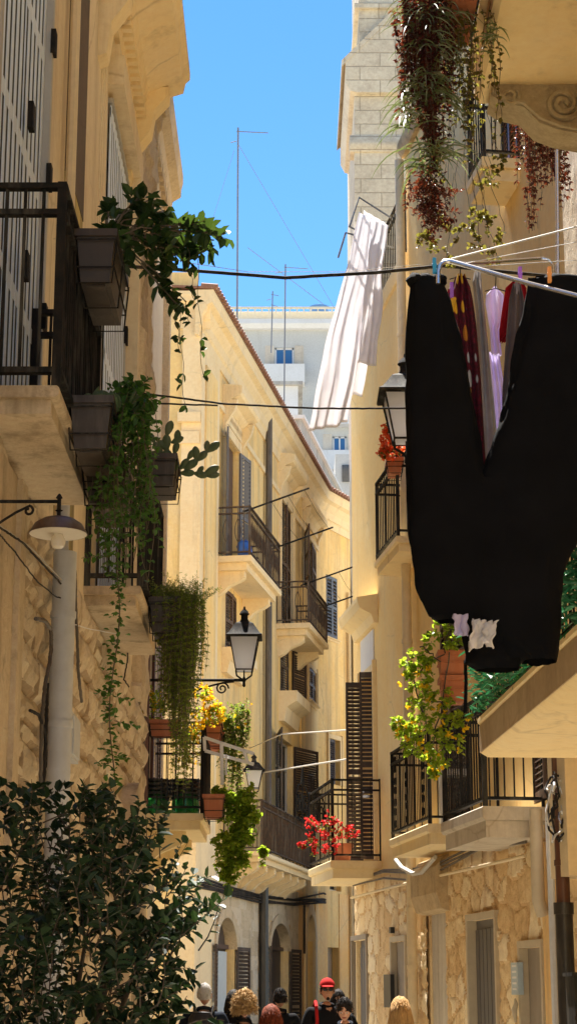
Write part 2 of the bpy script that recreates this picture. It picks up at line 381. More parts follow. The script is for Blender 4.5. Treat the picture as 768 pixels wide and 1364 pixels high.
# ---------------------------------------------------------------- building helpers
def wall_grid(mb, fr, s0, s1, z0, z1, holes, depth=.25, thick=.4, n0=0.0, back=True):
    S = sorted(set([s0, s1] + [min(max(h[i], s0), s1) for h in holes for i in (0, 1)]))
    Z = sorted(set([z0, z1] + [min(max(h[i], z0), z1) for h in holes for i in (2, 3)]))
    q = lambda a, b, c, d: mb.add([a, b, c, d], [(0, 1, 2, 3)])
    for i in range(len(S) - 1):
        for j in range(len(Z) - 1):
            sm, zm = (S[i] + S[i + 1]) / 2, (Z[j] + Z[j + 1]) / 2
            if any(h[0] < sm < h[1] and h[2] < zm < h[3] for h in holes): continue
            q(fr.P(S[i], n0, Z[j]), fr.P(S[i + 1], n0, Z[j]), fr.P(S[i + 1], n0, Z[j + 1]), fr.P(S[i], n0, Z[j + 1]))
    for a, b, c, d in [h[:4] for h in holes]:
        m = n0 - depth
        q(fr.P(a, n0, c), fr.P(a, m, c), fr.P(a, m, d), fr.P(a, n0, d)); q(fr.P(b, n0, c), fr.P(b, m, c), fr.P(b, m, d), fr.P(b, n0, d))
        q(fr.P(a, n0, d), fr.P(b, n0, d), fr.P(b, m, d), fr.P(a, m, d)); q(fr.P(a, n0, c), fr.P(b, n0, c), fr.P(b, m, c), fr.P(a, m, c))
    if back:
        t = n0 - thick
        q(fr.P(s0, t, z0), fr.P(s1, t, z0), fr.P(s1, t, z1), fr.P(s0, t, z1))
        q(fr.P(s0, n0, z0), fr.P(s0, t, z0), fr.P(s0, t, z1), fr.P(s0, n0, z1)); q(fr.P(s1, n0, z0), fr.P(s1, t, z0), fr.P(s1, t, z1), fr.P(s1, n0, z1))
        q(fr.P(s0, n0, z1), fr.P(s1, n0, z1), fr.P(s1, t, z1), fr.P(s0, t, z1))

def shutter(parent, fr, s, n, z0, z1, w, ang, sg, mat='shutter_brown', pitch=.06, name='shutter', strips=False):
    'louvred leaf hinged at (s,n); ang 0 closes it along sg, 180 lays it back on the wall'
    a = radians(ang); D = fr.d * (sg * cos(a)) + fr.n * sin(a); Nn = fr.d * (-sg * sin(a)) + fr.n * cos(a); T = .02
    o = fr.P(s, n, 0); Z = Vector((0, 0, 1)); mb = MB()
    def bar(a0, a1, c0, c1, t=T, off=0):
        mb.obox(o + D * ((a0 + a1) / 2) + Nn * off + Z * ((c0 + c1) / 2), D * ((a1 - a0) / 2), Nn * t, Z * ((c1 - c0) / 2))
    st = min(.06, w * .14)
    if strips:
        k = strips
        for i in range(k + 1):
            x = w * i / k * .985; bar(x, min(w, x + w / k * .46), z0, z1, .006)
        L = z1 - z0
        for f in (.0, .22, .47, .72, .975): bar(0, w, z0 + L * f, z0 + L * f + .09, .004)
        q_ = mb.build(name, mat, parent); mb = MB(); bar(.01, w * .98, z0 + .01, z1 - .01, .0015, .0); mb.build('shutter_panel', 'dark_inside', q_); return q_
    else:
        bar(0, st, z0, z1); bar(w - st, w, z0, z1)
        for zc in (z0, (z0 + z1) / 2 - .04, z1 - .08): bar(st, w - st, zc, zc + .08, T * .9)
        z = z0 + .1
        while z < z1 - .1:
            if abs(z - (z0 + z1) / 2) > .07:
                c = o + D * (w / 2) + Z * z
                mb.obox(c, D * ((w - 2 * st) / 2), (Nn * .6 - Z * .8) * (pitch * .42), (Nn * .8 + Z * .6) * .004)
            z += pitch
    return mb.build(name, mat, parent)

def window(b, fr, r, pane='window_glass', frame='frame_grey', depth=.2, leaves=None, mat='shutter_brown', surround=None, hood=None, sill=None, mull=1, dark=False, trim='trim_centre', pitch=.06):
    s0, s1, z0, z1 = r; w_ = s1 - s0
    p = MB().fbox(fr, s0, s1, -depth - .03, -depth, z0, z1).build('window', 'dark_inside' if dark else pane, b)
    m = MB(); f = .05
    for a, c in ((s0, s0 + f), (s1 - f, s1)) + (((s0 + s1) / 2 - f / 2, (s0 + s1) / 2 + f / 2),) * mull: m.fbox(fr, a, c, -depth, -depth + .05, z0, z1)
    for a, c in ((z0, z0 + f), (z1 - f, z1), (z0 + (z1 - z0) * .68, z0 + (z1 - z0) * .68 + f * .7)): m.fbox(fr, s0 + f, s1 - f, -depth + .002, -depth + .046, a, c)
    m.build('window_frame', frame, p)
    if leaves:
        for side, ang in leaves:
            if side == 'a': shutter(p, fr, s0 + .01, -.02 if ang < 20 else .04, z0 + .02, z1 - .02, w_ / 2 - .01, ang, 1, mat, pitch)
            else: shutter(p, fr, s1 - .01, -.02 if ang < 20 else .04, z0 + .02, z1 - .02, w_ / 2 - .01, ang, -1, mat, pitch)
    if surround:
        t, pr = surround; m = MB()
        m.fbox(fr, s0 - t, s0 - .003, -.01, pr, z0, z1); m.fbox(fr, s1 + .003, s1 + t, -.01, pr, z0, z1); m.fbox(fr, s0 - t, s1 + t, -.01, pr, z1 + .003, z1 + t)
        m.fbox(fr, s0 - t - .03, s0 - t + .02, -.01, pr + .03, z0, z1 + t + .03); m.fbox(fr, s1 + t - .02, s1 + t + .03, -.01, pr + .03, z0, z1 + t + .03)
        m.build('surround', trim, p, smooth=False)
    if hood:
        zb, h, pr, ext = hood; m = MB(); a0, a1 = s0 - ext, s1 + ext
        m.fbox(fr, a0 + .12, a1 - .12, -.01, .05, zb, zb + h * .45)
        m.prof(fr, a0, a1, [(-.01, zb + h * .45), (.06, zb + h * .45), (pr * .35, zb + h * .55), (pr * .45, zb + h * .62), (pr * .9, zb + h * .72), (pr, zb + h * .8), (pr, zb + h), (-.01, zb + h * 1.08)])
        for e in (a0 + .02, a1 - .20):
            m.prof(fr, e + .02, e + .16, [(-.01, zb - h * .5), (.05, zb - h * .5), (.07, zb - h * .1), (pr * .6, zb + h * .3), (pr * .75, zb + h * .6), (-.01, zb + h * .6)])
        m.build('hood', trim, p, smooth=False)
    if sill:
        h, pr, ext = sill
        MB().prof(fr, s0 - ext, s1 + ext, [(-.01, z0 - h), (pr * .3, z0 - h), (pr * .45, z0 - h * .55), (pr, z0 - h * .35), (pr, z0 - .01), (-.01, z0 - .004)]).build('sill', trim, p, smooth=False)
    return p

def railing(parent, corners, z0, z1, sp=.11, r=.008, mat='iron', top=.02, mid=True, loops=0, name='railing', post=True):
    'corners: world xy polyline'
    mb = MB(); cs = [Vector((c[0], c[1], 0)) for c in corners]; Z = Vector((0, 0, 1))
    for a, b in zip(cs[:-1], cs[1:]):
        d = (b - a); L = d.length; d.normalize(); q = d.cross(Z)
        for zz, t in ((z1, top), (z0 + .08, top * .6)) + (((z1 - .14, top * .5),) if mid else ()):
            mb.obox((a + b) / 2 + Z * zz, d * (L / 2 + top * .4), q * (top * .9), Z * (top * .5))
        k = max(1, round(L / sp))
        for i in range(1, k):
            p = a + d * (L * i / k)
            mb.tube([p + Z * (z0 + .08), p + Z * z1], r, 4, caps=False)
            if loops and i % loops == 0:
                for zc, hh in ((z0 + .55, .26),):
                    for sg in (-1, 1):
                        mb.tube([p + d * (sg * sp * .5 * sin(pi * t / 8)) + Z * (zc - hh + 2 * hh * t / 8) for t in range(9)], r * .8, 4, caps=False)
    if post:
        for c in cs: mb.obox(c + Z * ((z0 + z1 + .02) / 2), (top * .8, 0, 0), (0, top * .8, 0), Z * ((z1 - z0 + .02) / 2))
    return mb.build(name, mat, parent)

def slab(parent, fr, s0, s1, pr, z0, z1, mat, lip=.05, name='balcony', under=None):
    m = MB(); h = z1 - z0
    m.prof(fr, s0 + lip, s1 - lip, [(-.02, z0), (pr - lip, z0), (pr - lip, z1 - h * .45), (-.02, z1 - h * .45)])
    m.prof(fr, s0, s1, [(-.02, z1 - h * .447), (pr - .02, z1 - h * .447), (pr, z1 - h * .35), (pr, z1 - .01), (pr - .01, z1), (-.02, z1)])
    return m.build(name, mat, parent, smooth=False)
def bracket(parent, fr, s, pr, zt, h, w_, mat, name='bracket'):
    pts = [(-.01, zt), (pr, zt), (pr, zt - h * .22)]
    for i in range(9):
        t = i / 8; pts.append((pr * (1 - t) * (.86 + .14 * cos(t * 7)) + .02, zt - h * .25 - h * .75 * (t ** .8)))
    pts.append((-.01, zt - h))
    return MB().prof(fr, s - w_ / 2, s + w_ / 2, pts).build(name, mat, parent)
def cornice(fr, s0, s1, z, h, pr, mat, parent, dent=0, name='cornice'):
    m = MB()
    m.prof(fr, s0, s1, [(-.02, z - h), (.04, z - h), (.06, z - h * .8), (.10, z - h * .75), (.12, z - h * .55), (pr * .55, z - h * .42), (pr * .6, z - h * .34), (pr * .92, z - h * .28), (pr * .94, z - h * .18), (pr, z - h * .1), (pr, z), (-.02, z + .02)])
    if dent:
        a = s0
        while a < s1 - .05:
            m.fbox(fr, a, a + dent * .55, .08, pr * .5, z - h * .62, z - h * .46); a += dent
    return m.build(name, mat, parent, smooth=False)

def relief(fr, s0, s1, z0, z1, res, hf, holes=(), n0=0.0):
    ns, nz = int((s1 - s0) / res), int((z1 - z0) / res); mb = MB()
    idx = {}; 
    for i in range(ns + 1):
        for j in range(nz + 1):
            s_ = s0 + (s1 - s0) * i / ns; z_ = z0 + (z1 - z0) * j / nz
            h, t = hf(s_, z_)
            idx[i, j] = (len(mb.v), t); mb.v.append(tuple(fr.P(s_, n0 + h, z_)))
    for i in range(ns):
        for j in range(nz):
            sm = s0 + (s1 - s0) * (i + .5) / ns; zm = z0 + (z1 - z0) * (j + .5) / nz
            if any(h[0] < sm < h[1] and h[2] < zm < h[3] for h in holes): continue
            mb.f.append((idx[i, j][0], idx[i + 1, j][0], idx[i + 1, j + 1][0], idx[i, j + 1][0])); mb.t.append(idx[i, j][1])
    return mb
def fbm(x, y, z=0, o=4):
    return noise.fractal(Vector((x, y, z)), .8, 2.1, o)
def rand2(a, b, c=0):
    return (sin(a * 127.1 + b * 311.7 + c * 74.7) * 43758.5453) % 1.0
def vor(s_, z_, cw, ch, seed):
    'irregular slab lookup: distance to joint and cell ids'
    x = s_ / cw + .16 * fbm(s_ * 2.2, z_ * 2.2, seed, 2); y = z_ / ch + .16 * fbm(s_ * 2.2, z_ * 2.2, seed + 7, 2); X0, Y0 = math.floor(x), math.floor(y); f1 = f2 = 9; id_ = (0, 0)
    for i in (-1, 0, 1):
        for j in (-1, 0, 1):
            a, b = X0 + i, Y0 + j; px = a + .5 + .78 * (rand2(a, b, seed) - .5) + (.5 if b % 2 else 0) * .6; py = b + .5 + .7 * (rand2(a, b, seed + 1) - .5)
            dx, dy = abs(x - px), abs(y - py); d = max(dx, dy) * .75 + .25 * (dx + dy)
            if d < f1: f2 = f1; f1 = d; id_ = (a, b)
            elif d < f2: f2 = d
    return (f2 - f1) * .5 * min(cw, ch), id_[0], id_[1]
def blocks(s_, z_, ch, cw, seed, jit=.35, gap=.02):
    'course and block lookup with uneven courses; returns edge distance and ids'
    z_ += fbm(s_ * .9, z_ * .9, seed, 2) * .04 * ch / .3
    r = math.floor(z_ / ch); off = rand2(r, seed) * 2
    zz = z_ / ch - r
    x = s_ / cw + off + fbm(s_ * 1.5, z_ * 1.5, seed + 9, 2) * .05; c = math.floor(x); xx = x - c
    cut = .5 + (rand2(r, c, seed) - .5) * jit
    if rand2(r, c, seed + 3) < .55:
        if xx < cut: e = min(xx, cut - xx) * cw; c = c * 2
        else: e = min(xx - cut, 1 - xx) * cw; c = c * 2 + 1
    else: e = min(xx, 1 - xx) * cw; c = c * 2
    if rand2(r, c, seed + 5) < .3:
        zc = .5 + (rand2(r, c, 8) - .5) * .3
        if zz < zc: ez = min(zz, zc - zz) * ch
        else: ez = min(zz - zc, 1 - zz) * ch; c += 7000
    else: ez = min(zz, 1 - zz) * ch
    return min(e, ez), r, c

# ---------------------------------------------------------------- ground and street
g = MB(); g.add([(-400, -60, 0), (400, -60, 0), (400, 900, 0), (-400, 900, 0)], [(0, 1, 2, 3)])
tag(g.build('ground', 'paving'), kind='structure')

# ---------------------------------------------------------------- left building (near)
L1 = Fr(-1.5, 0, 0, 1, 1)
bl = thing('stone_and_plaster_building', (-1.5, 8, 0), 'near left building, rough stone ground floor and tan plaster above, with striped white shutters', 'building')
S1 = (8.75, 10.30, 4.44, 8.15); S2 = (14.0, 15.55, 4.52, 8.75)
mb = MB(); wall_grid(mb, L1, -3, 18.6, 4.25, 11.5, [S1, S2], depth=.12, thick=5)
mb.build('wall', 'plaster_left', bl)
def hl(s_, z_):
    e, r, c = blocks(s_, z_, .27, .75, 3, .3)
    rim = min(1, e / .022); rim = rim * rim * (3 - 2 * rim)
    bulge = min(1, e / .10); k = rand2(r, c, 4)
    rough = (.5 - abs(fbm(s_ * 3.0, z_ * 3.0, r * 5 + c, 5))) * .09 + fbm(s_ * 10, z_ * 10, 2, 5) * .022
    return rim * (.035 + .03 * bulge + .55 * rough * bulge + .016 * k), (.03 if e < .012 else .2 + .75 * k)
LDOOR = (15.9, 17.0, 0, 3.0)
relief(L1, 5.0, 18.6, 0, 4.28, .035, hl, [LDOOR]).build('stone_wall', 'stone_left', bl, smooth=False)
mb = MB(); wall_grid(mb, L1, -3, 18.6, 0, 4.25, [LDOOR], .3, 5, n0=-.01); mb.build('ground_floor', 'stone_left', bl)
mb = MB(); pts = []
for i in range(13):
    t = pi * i / 12; pts.append((16.45 + .62 * cos(t), 2.55 + .62 * sin(t)))
for i in range(12, -1, -1):
    t = pi * i / 12; pts.append((16.45 + .86 * cos(t), 2.55 + .86 * sin(t)))
mb.poly(L1, pts, 0, .2); mb.fbox(L1, 15.6, 15.84, 0, .2, 0, 2.55); mb.fbox(L1, 17.06, 17.3, 0, .2, 0, 2.55); mb.build('arch', 'stone_slab', bl)
MB().fbox(L1, 15.85, 17.05, -.3, -.2, 0, 3.0).build('door', 'shutter_dark', bl)
# smooth pilaster near the camera
mb = MB()
for a, b_, p in ((7.2, 8.2, .10), (8.2, 8.4, .13), (9.3, 9.5, .12)): mb.fbox(L1, a, b_, 0, p, 0, 4.2)
mb.fbox(L1, 8.4, 9.3, 0, .09, 0, 4.2)
mb.build('pilaster', 'stone_slab', bl)
for S, hinge in ((S1, 0), (S2, 1)):
    p = MB().fbox(L1, S[0], S[1], -.12, -.10, S[2], S[3]).build('window', 'dark_inside', bl)
    w_ = (S[1] - S[0]) / 2
    sn = .03 if S is S2 else 0
    shutter(p, L1, S[0], sn, S[2] + .02, S[3] - .02, w_, 0, 1, 'shutter_white', strips=5)
    shutter(p, L1, S[1], sn, S[2] + .02, S[3] - .02, w_, 0, -1, 'shutter_white', strips=5)
    m = MB()
    m.fbox(L1, S[1] + .003, S[1] + .07, -.05, .05, S[2], S[3] + .05); m.fbox(L1, S[0] - .07, S[0] - .003, -.05, .01, S[2], S[3] + .05); m.fbox(L1, S[0], S[1], -.05, .05, S[3] + .003, S[3] + .05)
    m.build('window_frame', 'frame_grey', p)
    for z in (5.4, 6.3, 7.2): 
        for a in (S[0] + w_, S[1] + .03): MB().fbox(L1, a - .04, a + .04, .04, .07, z, z + .16).build('hinge', 'iron', p)
# moulded surround and hood over the farther window
m = MB()
for (t, pr) in ((.30, .06), (.22, .11), (.12, .15)):
    e_ = t * .03
    m.fbox(L1, S2[0] - t - .2, S2[0] - .13 - e_, 0, pr * .12, 4.5 + e_, 9.0 + t); m.fbox(L1, S2[1] + .13 + e_, S2[1] + t + .2, 0, pr, 4.5 + e_, 9.0 + t); m.fbox(L1, S2[0] - .128 - e_, S2[1] + .128 + e_, 0, pr - .002, 8.85 + e_, 8.998 + t)
m.build('surround', 'plaster_left', bl)
m = MB()
m.prof(L1, 13.15, 15.75, [(0, 9.28), (.10, 9.28), (.12, 9.42), (.18, 9.46), (.22, 9.62), (.34, 9.68), (.52, 9.74), (.54, 9.84), (.58, 9.88), (.58, 9.95), (0, 10.05)])
for a in (13.2, 15.5): m.prof(L1, a, a + .22, [(0, 8.75), (.07, 8.78), (.10, 9.05), (.24, 9.25), (.27, 9.45), (.40, 9.6), (.40, 9.68), (0, 9.68)])
a = 13.45
while a < 15.45: m.fbox(L1, a, a + .07, .10, .20, 9.36, 9.48); a += .14
m.build('hood', 'plaster_slab', bl, smooth=False)
cornice(L1, -3, 18.75, 11.6, 1.0, .30, 'stone_cornice', bl, dent=.28)
MB().tube([L1.P(-3, .33, 11.62), L1.P(18.8, .33, 11.62)], .07, 8).build('gutter', 'pipe_dark', bl)
MB().fbox(L1, -3, 18.6, -5, .05, 11.5, 11.62).build('roof', 'cement_dark', bl)
# dark rendered chase, lichen below it, thin pipe
MB().fbox(L1, 11.45, 12.3, 0, .035, 6.95, 10.7).build('render_strip', 'cement_dark', bl)
MB().fbox(L1, 11.45, 12.3, 0, .03, 4.5, 6.95).build('lichen_strip', 'mossy', bl)
MB().tube([L1.P(11.3, .06, 4.5), L1.P(11.3, .06, 10.6)], .035, 8).build('thin_pipe', 'pipe_cream', bl)
# rough quoins at the far corner
mb = relief(L1, 16.9, 18.62, 4.3, 10.6, .05, lambda s_, z_: (.03 + .05 * rand2(math.floor(z_ / .5), 1) * (1 if s_ > 17.3 + .4 * rand2(math.floor(z_ / .5), 2) else -.9) + .035 * fbm(s_ * 4, z_ * 4, 1, 6), rand2(math.floor(z_ / .5), math.floor(s_ / .7))))
mb.build('quoins', 'stone_left', bl)
# balconies
b1 = slab(bl, L1, 8.45, 10.25, .40, 4.30, 4.43, 'stone_slab', .04)
railing(b1, [(-1.48, 8.47), (-1.116, 8.47), (-1.116, 10.22), (-1.48, 10.22)], 4.43, 5.47, .085, .011, top=.028, mid=True, post=True)
b2 = slab(bl, L1, 13.28, 15.4, .42, 4.36, 4.50, 'stone_slab', .04)
railing(b2, [(-1.48, 13.3), (-1.09, 13.3), (-1.09, 15.35), (-1.48, 15.35)], 4.50, 5.55, .075, .012, top=.028, mid=False, post=True)
# rain pipe, electric box
pp = MB().tube([L1.P(10.75, .17, 4.15), L1.P(10.75, .17, 0)], .07, 14)
for z in (3.75, 3.1, 1.7): pp.tube([L1.P(10.75, .17, z), L1.P(10.75, .17, z + .04)], .077, 14)
pp.tube([L1.P(10.75, .15, 4.14), L1.P(10.75, .15, 4.7)], .04, 10)
pp.build('drainpipe', 'pipe_grey', bl)
bx = MB(); bx.fbox(L1, 11.1, 11.5, .05, .2, 2.98, 3.25); bx.fbox(L1, 11.13, 11.47, .2, .21, 3.0, 3.23); bx.build('electric_box', 'pipe_grey', bl)

# ---------------------------------------------------------------- second left building
L2 = Fr(-1.9, 18.62, 0, 1, 1)
b2l = thing('recessed_plaster_building', (-1.9, 22, 0), 'second left building set back, with brown shutters behind the flower balcony', 'building')
D3 = (23.7 - 18.62, 25.3 - 18.62, 3.85, 6.6)
mb = MB(); wall_grid(mb, L2, 0, 8.2, 0, 13.1, [D3, (5.6, 6.9, 0, 2.6)], .25, 5); mb.build('wall', 'plaster_left', b2l)
cornice(L2, 0, 6.4, 13.2, 1.2, .36, 'stone_cornice', b2l, dent=.3)
MB().fbox(L2, 0, 8.2, -5, .05, 13.1, 13.2).build('roof', 'cement_dark', b2l)
window(b2l, L2, D3, depth=.2, leaves=[('a', 172), ('b', 176)], mat='rust_pipe', surround=(.16, .04), trim='plaster_left')
MB().fbox(L2, 5.6, 6.9, -.25, -.2, 0, 2.6).build('door', 'shutter_dark', b2l)
b3 = slab(b2l, L2, 23.45 - 18.62, 25.6 - 18.62, .84, 3.60, 3.80, 'plaster_slab', .05)
for s_ in (5.2, 6.6): bracket(b3, L2, s_, .6, 3.6, .45, .16, 'plaster_slab')
railing(b3, [(-1.88, 23.5), (-1.09, 23.5), (-1.09, 25.55), (-1.88, 25.55)], 3.80, 4.95, .12, .009, top=.026)
mb = MB(); mb.fbox(L2, 7.9, 8.15, 0, .1, 4, 12.4); mb.build('pilaster', 'stone_left', b2l)
mb = MB()
for z0_, z1_, p in ((0, 3.0, .12), (3.0, 3.15, .2)): mb.fbox(L2, 4.9, 5.3, 0, p, z0_, z1_)
mb.build('doorpost', 'plaster_slab', b2l)

# ---------------------------------------------------------------- centre yellow building
C0 = Fr(-9.0, 35.93, 1, 0, 1)          # face towards the camera, n = -y
B1 = Fr(-1.54, 37.7, .1727, 1, 1)
S0 = -1.8
LB1 = 13.9
e = B1.P(LB1, 0, 0)
B2 = Fr(e.x, e.y, .4877, 1, 1)
bc = thing('yellow_plaster_building', (-1.54, 37.7, 0), 'tall yellow plaster building closing the street, with brown shutters and a tiled eave', 'building')
ZC = 15.05
W1 = B1.rect(300, 317, 590, 757); W2 = B1.rect(373, 387, 668, 838); W3 = B1.rect(404, 421, 722, 790)
W4 = B1.rect(300, 315, 790, 872); W5 = B1.rect(373, 388, 856, 928); W6 = B1.rect(410, 420, 892, 936)
W7 = B1.rect(367, 390, 985, 1100); W8 = B1.rect(408, 419, 1030, 1085)
G1 = B1.rect(286, 312, 1222, 1370); G1 = (G1[0], G1[1], 0, G1[3]); G2 = B1.rect(358, 384, 1230, 1370); G2 = (G2[0], G2[1], 0, G2[3])
G3 = B1.rect(406, 417, 1218, 1370); G3 = (G3[0], G3[1], 0, G3[3])
W1 = (W1[0], W1[1], 10.45, W1[3]); W2 = (W2[0], W2[1], 10.45, W2[3]); 
holes = [W1, W2, W3, W4, W5, W6, W7, W8, G1, G2, G3]
mb = MB(); wall_grid(mb, B1, S0, LB1, 0, ZC, holes, .25, 6, back=False)
mb.build('wall', 'plaster_centre', bc, smooth=False)
# arch spandrels and rings
def arch(fr, g_, ring, pr, mat, base=True):
    s0, s1, z0, z1 = g_; r = (s1 - s0) / 2; c = (s0 + s1) / 2; rz = min(r, .62 if base is False else r * 1.1); zc = z1 - rz; m = MB()
    for sg in (-1, 1):
        pts = [(c + sg * r * 1.001, z1 + .001)] + [(c + sg * r * cos(pi / 2 * i / 8), zc + rz * sin(pi / 2 * i / 8)) for i in range(9)]
        m.poly(fr, pts, -.24, -.004)
    m.build('spandrel', mat, bc)
    m = MB(); out = [(c + (r + ring) * cos(pi * i / 16), zc + (rz + ring) * sin(pi * i / 16)) for i in range(17)]; inn = [(c + r * cos(pi * i / 16), zc + rz * sin(pi * i / 16)) for i in range(16, -1, -1)]
    m.poly(fr, out + inn, -.01, pr)
    if base: m.fbox(fr, s0 - ring, s0, -.01, pr, 0, zc); m.fbox(fr, s1, s1 + ring, -.01, pr, 0, zc)
    m.build('arch', mat, bc)
arch(B1, G1, .22, .06, 'stone_centre', False); arch(B1, G2, .22, .06, 'stone_centre', False); arch(B1, G3, .28, .07, 'trim_centre')
# stone ground-floor band with the same openings
def hb(s_, z_):
    e_, r, c = blocks(s_, z_, .42, .8, 11, .3); rim = min(1, e_ / .03)
    return .012 + .02 * rim + .012 * fbm(s_ * 4, z_ * 4, 4, 5) * rim, .2 + .75 * rand2(r, c, 2)
SB = B1.rect(396, 397, 1200, 1360)[0]
relief(B1, -.2, SB, 0, 4.1, .06, hb, [(g_[0] - .02, g_[1] + .02, -1, g_[3] - .62) for g_ in (G1, G2)] + [(g_[0] - .1, g_[1] + .1, g_[3] - .64, g_[3] + .02) for g_ in (G1, G2)]).build('stone_wall', 'stone_centre', bc)
mb = MB(); mb.fbox(B1, SB, G3[0] - .283, -.005, .02, 0, 4.15); mb.fbox(B1, G3[1] + .283, LB1, -.005, .02, 0, 4.15); mb.build('ground_floor', 'plaster_centre_low', bc)
HD = dict(hood=(W1[3] + .25, .75, .42, .35), surround=(.22, .05))
window(bc, B1, W1, dark=True, leaves=[('a', 168), ('b', 171)], mat='shutter_grey', pitch=.09, **HD)
p = MB().fbox(B1, W1[0] + .02, W1[1] - .02, -.17, -.12, W1[2], W1[3]).build('inner_shutter', 'shutter_brown', bc)
window(bc, B1, W2, leaves=[('a', 4), ('b', 4)], mat='shutter_brown', hood=(W2[3] + .2, .75, .42, .32), surround=(.2, .05))
window(bc, B1, W3, leaves=[('a', 165), ('b', 4)], mat='shutter_brown', hood=(W3[3] + .35, .55, .3, .2))
window(bc, B1, W4, leaves=[('a', 4), ('b', 4)], sill=(.55, .4, .35))
window(bc, B1, W5, dark=True, leaves=[('a', 5), ('b', 165)], mat='shutter_dark', sill=(.75, .45, .2))
window(bc, B1, W6, leaves=[('a', 4), ('b', 4)], mat='shutter_brown', sill=(.12, .12, .1), surround=(.10, .03))
window(bc, B1, W7, dark=True, leaves=[('a', 165), ('b', 160)], mat='shutter_dark')
window(bc, B1, W8, leaves=[('a', 4), ('b', 4)], mat='shutter_dark', surround=(.12, .03))
for g_ in (G1, G2):
    p = MB().fbox(B1, g_[0] - .0, g_[1] + .0, -.24, -.2, 0, g_[3]).build('door', 'shutter_dark', bc)
    zl = g_[3] - .62
    shutter(p, B1, g_[1] + .03, .05, .1, zl + .05, .75, 170, -1, 'shutter_dark', .08, 'shutter')
    if 1: shutter(p, B1, g_[0] - .03, .05, .1, zl + .05, .75, 170, 1, 'shutter_dark', .08, 'shutter')
    MB().fbox(B1, g_[0] - .02, g_[1] + .02, -.19, -.12, zl, zl + .09).build('transom', 'shutter_brown', p)
    if g_ is G1: MB().fbox(B1, g_[0] + .25, g_[1] - .12, -.185, -.14, .1, zl - .05).build('pale_panel', 'panel_pale', p)
    else: MB().fbox(B1, g_[0] + .55, g_[0] + .85, -.185, -.15, .1, zl - .05).build('curtain_strip', 'cream_strap', p)
    m = MB(); c = (g_[0] + g_[1]) / 2; m.fbox(B1, c - .03, c + .03, -.19, -.15, zl + .09, g_[3] - .03); m.build('fanlight_bar', 'shutter_brown', p)
MB().fbox(B1, G3[0], G3[1], -.24, -.18, 0, G3[3]).build('door', 'door_lilac', bc)
# turned end of the facade
V1 = B2.rect(434, 449, 768, 850); V2 = B2.rect(435, 446, 667, 695); V3 = B2.rect(438, 452, 985, 1045); V4 = B2.rect(439, 454, 1175, 1187); V5 = B2.rect(436, 451, 1262, 1370)
V5 = (V5[0], V5[1], 0, V5[3])
mb = MB(); wall_grid(mb, B2, 0, 14, 0, ZC, [V1, V2, V3, V4, V5], .25, 6, back=False); mb.build('wall', 'plaster_centre', bc, smooth=False)
MB().fbox(B2, .0, V5[0] - .02, .003, .02, 0, 4.3).build('ground_floor', 'plaster_centre_low', bc)
MB().fbox(B2, V5[1] + .02, 14, .003, .02, 0, 4.3).build('ground_floor', 'plaster_centre_low', bc)
window(bc, B2, V1, leaves=[('a', 4), ('b', 4)], mat='shutter_blue', sill=(.1, .08, .08), pitch=.1)
window(bc, B2, V2, sill=(.1, .12, .1), mull=0); window(bc, B2, V3, leaves=[('a', 4)], mat='shutter_dark', surround=(.12, .03)); window(bc, B2, V4, mull=0, dark=True, frame='cream_strap')
MB().fbox(B2, V5[0], V5[1], -.24, -.2, 0, V5[3]).build('door', 'door_taupe', bc)
# face turned to the camera, corner pier
mb = MB(); wall_grid(mb, C0, 0, 9.0 - 1.86, 0, 16.1, [], back=False); mb.build('side_wall', 'plaster_left_back', bc)
MB().box(-9, -1.9, 35.95, 46, 16.0, 16.1).build('side_roof', 'mossy', bc)
mb = MB(); X = lambda x: x + 9.0
mb.fbox(C0, X(-2.16), X(-1.80), -.3, .10, 0, 15.2); mb.fbox(C0, X(-2.24), X(-1.78), .10, .22, 12.8, 13.0); mb.fbox(C0, X(-2.20), X(-1.80), .10, .17, 12.35, 12.6)
mb.build('pier', 'trim_centre', bc)
mb = MB(); mb.fbox(B1, S0 - .08, -.12, -.01, .10, 0, ZC - .3); mb.build('corner_pilaster', 'trim_centre', bc)
mb = MB(); mb.fbox(B1, S0 + .25, -.45, .10, .13, 5.2, ZC - .9); mb.build('pilaster_panel', 'plaster_centre', bc)
cornice(C0, X(-2.3), X(-1.60), ZC + .55, .75, .24, 'trim_centre', bc)
cornice(B1, S0 - .25, LB1 + .08, ZC + .55, .95, .36, 'trim_centre', bc); cornice(B2, -.06, 14, ZC + .55, .95, .36, 'trim_centre', bc)
m = MB(); m.fbox(B1, -.1, LB1, -.01, .05, ZC - 1.25, ZC - 1.12); m.build('string_course', 'trim_centre', bc)
mb = MB()
for fr, L, a0 in ((B1, LB1, S0 - .28), (B2, 14, -.1)):
    mb.prof(fr, a0, L + .1, [(-6, ZC + 1.2), (.38, ZC + .56), (.38, ZC + .60), (-6, ZC + 1.3)])
    a = a0 + .05
    while a < L:
        mb.tube([fr.P(a, .44, ZC + .61), fr.P(a, .1, ZC + .66)], .062, 6); a += .18
mb.build('tiled_eave', 'tile', bc)
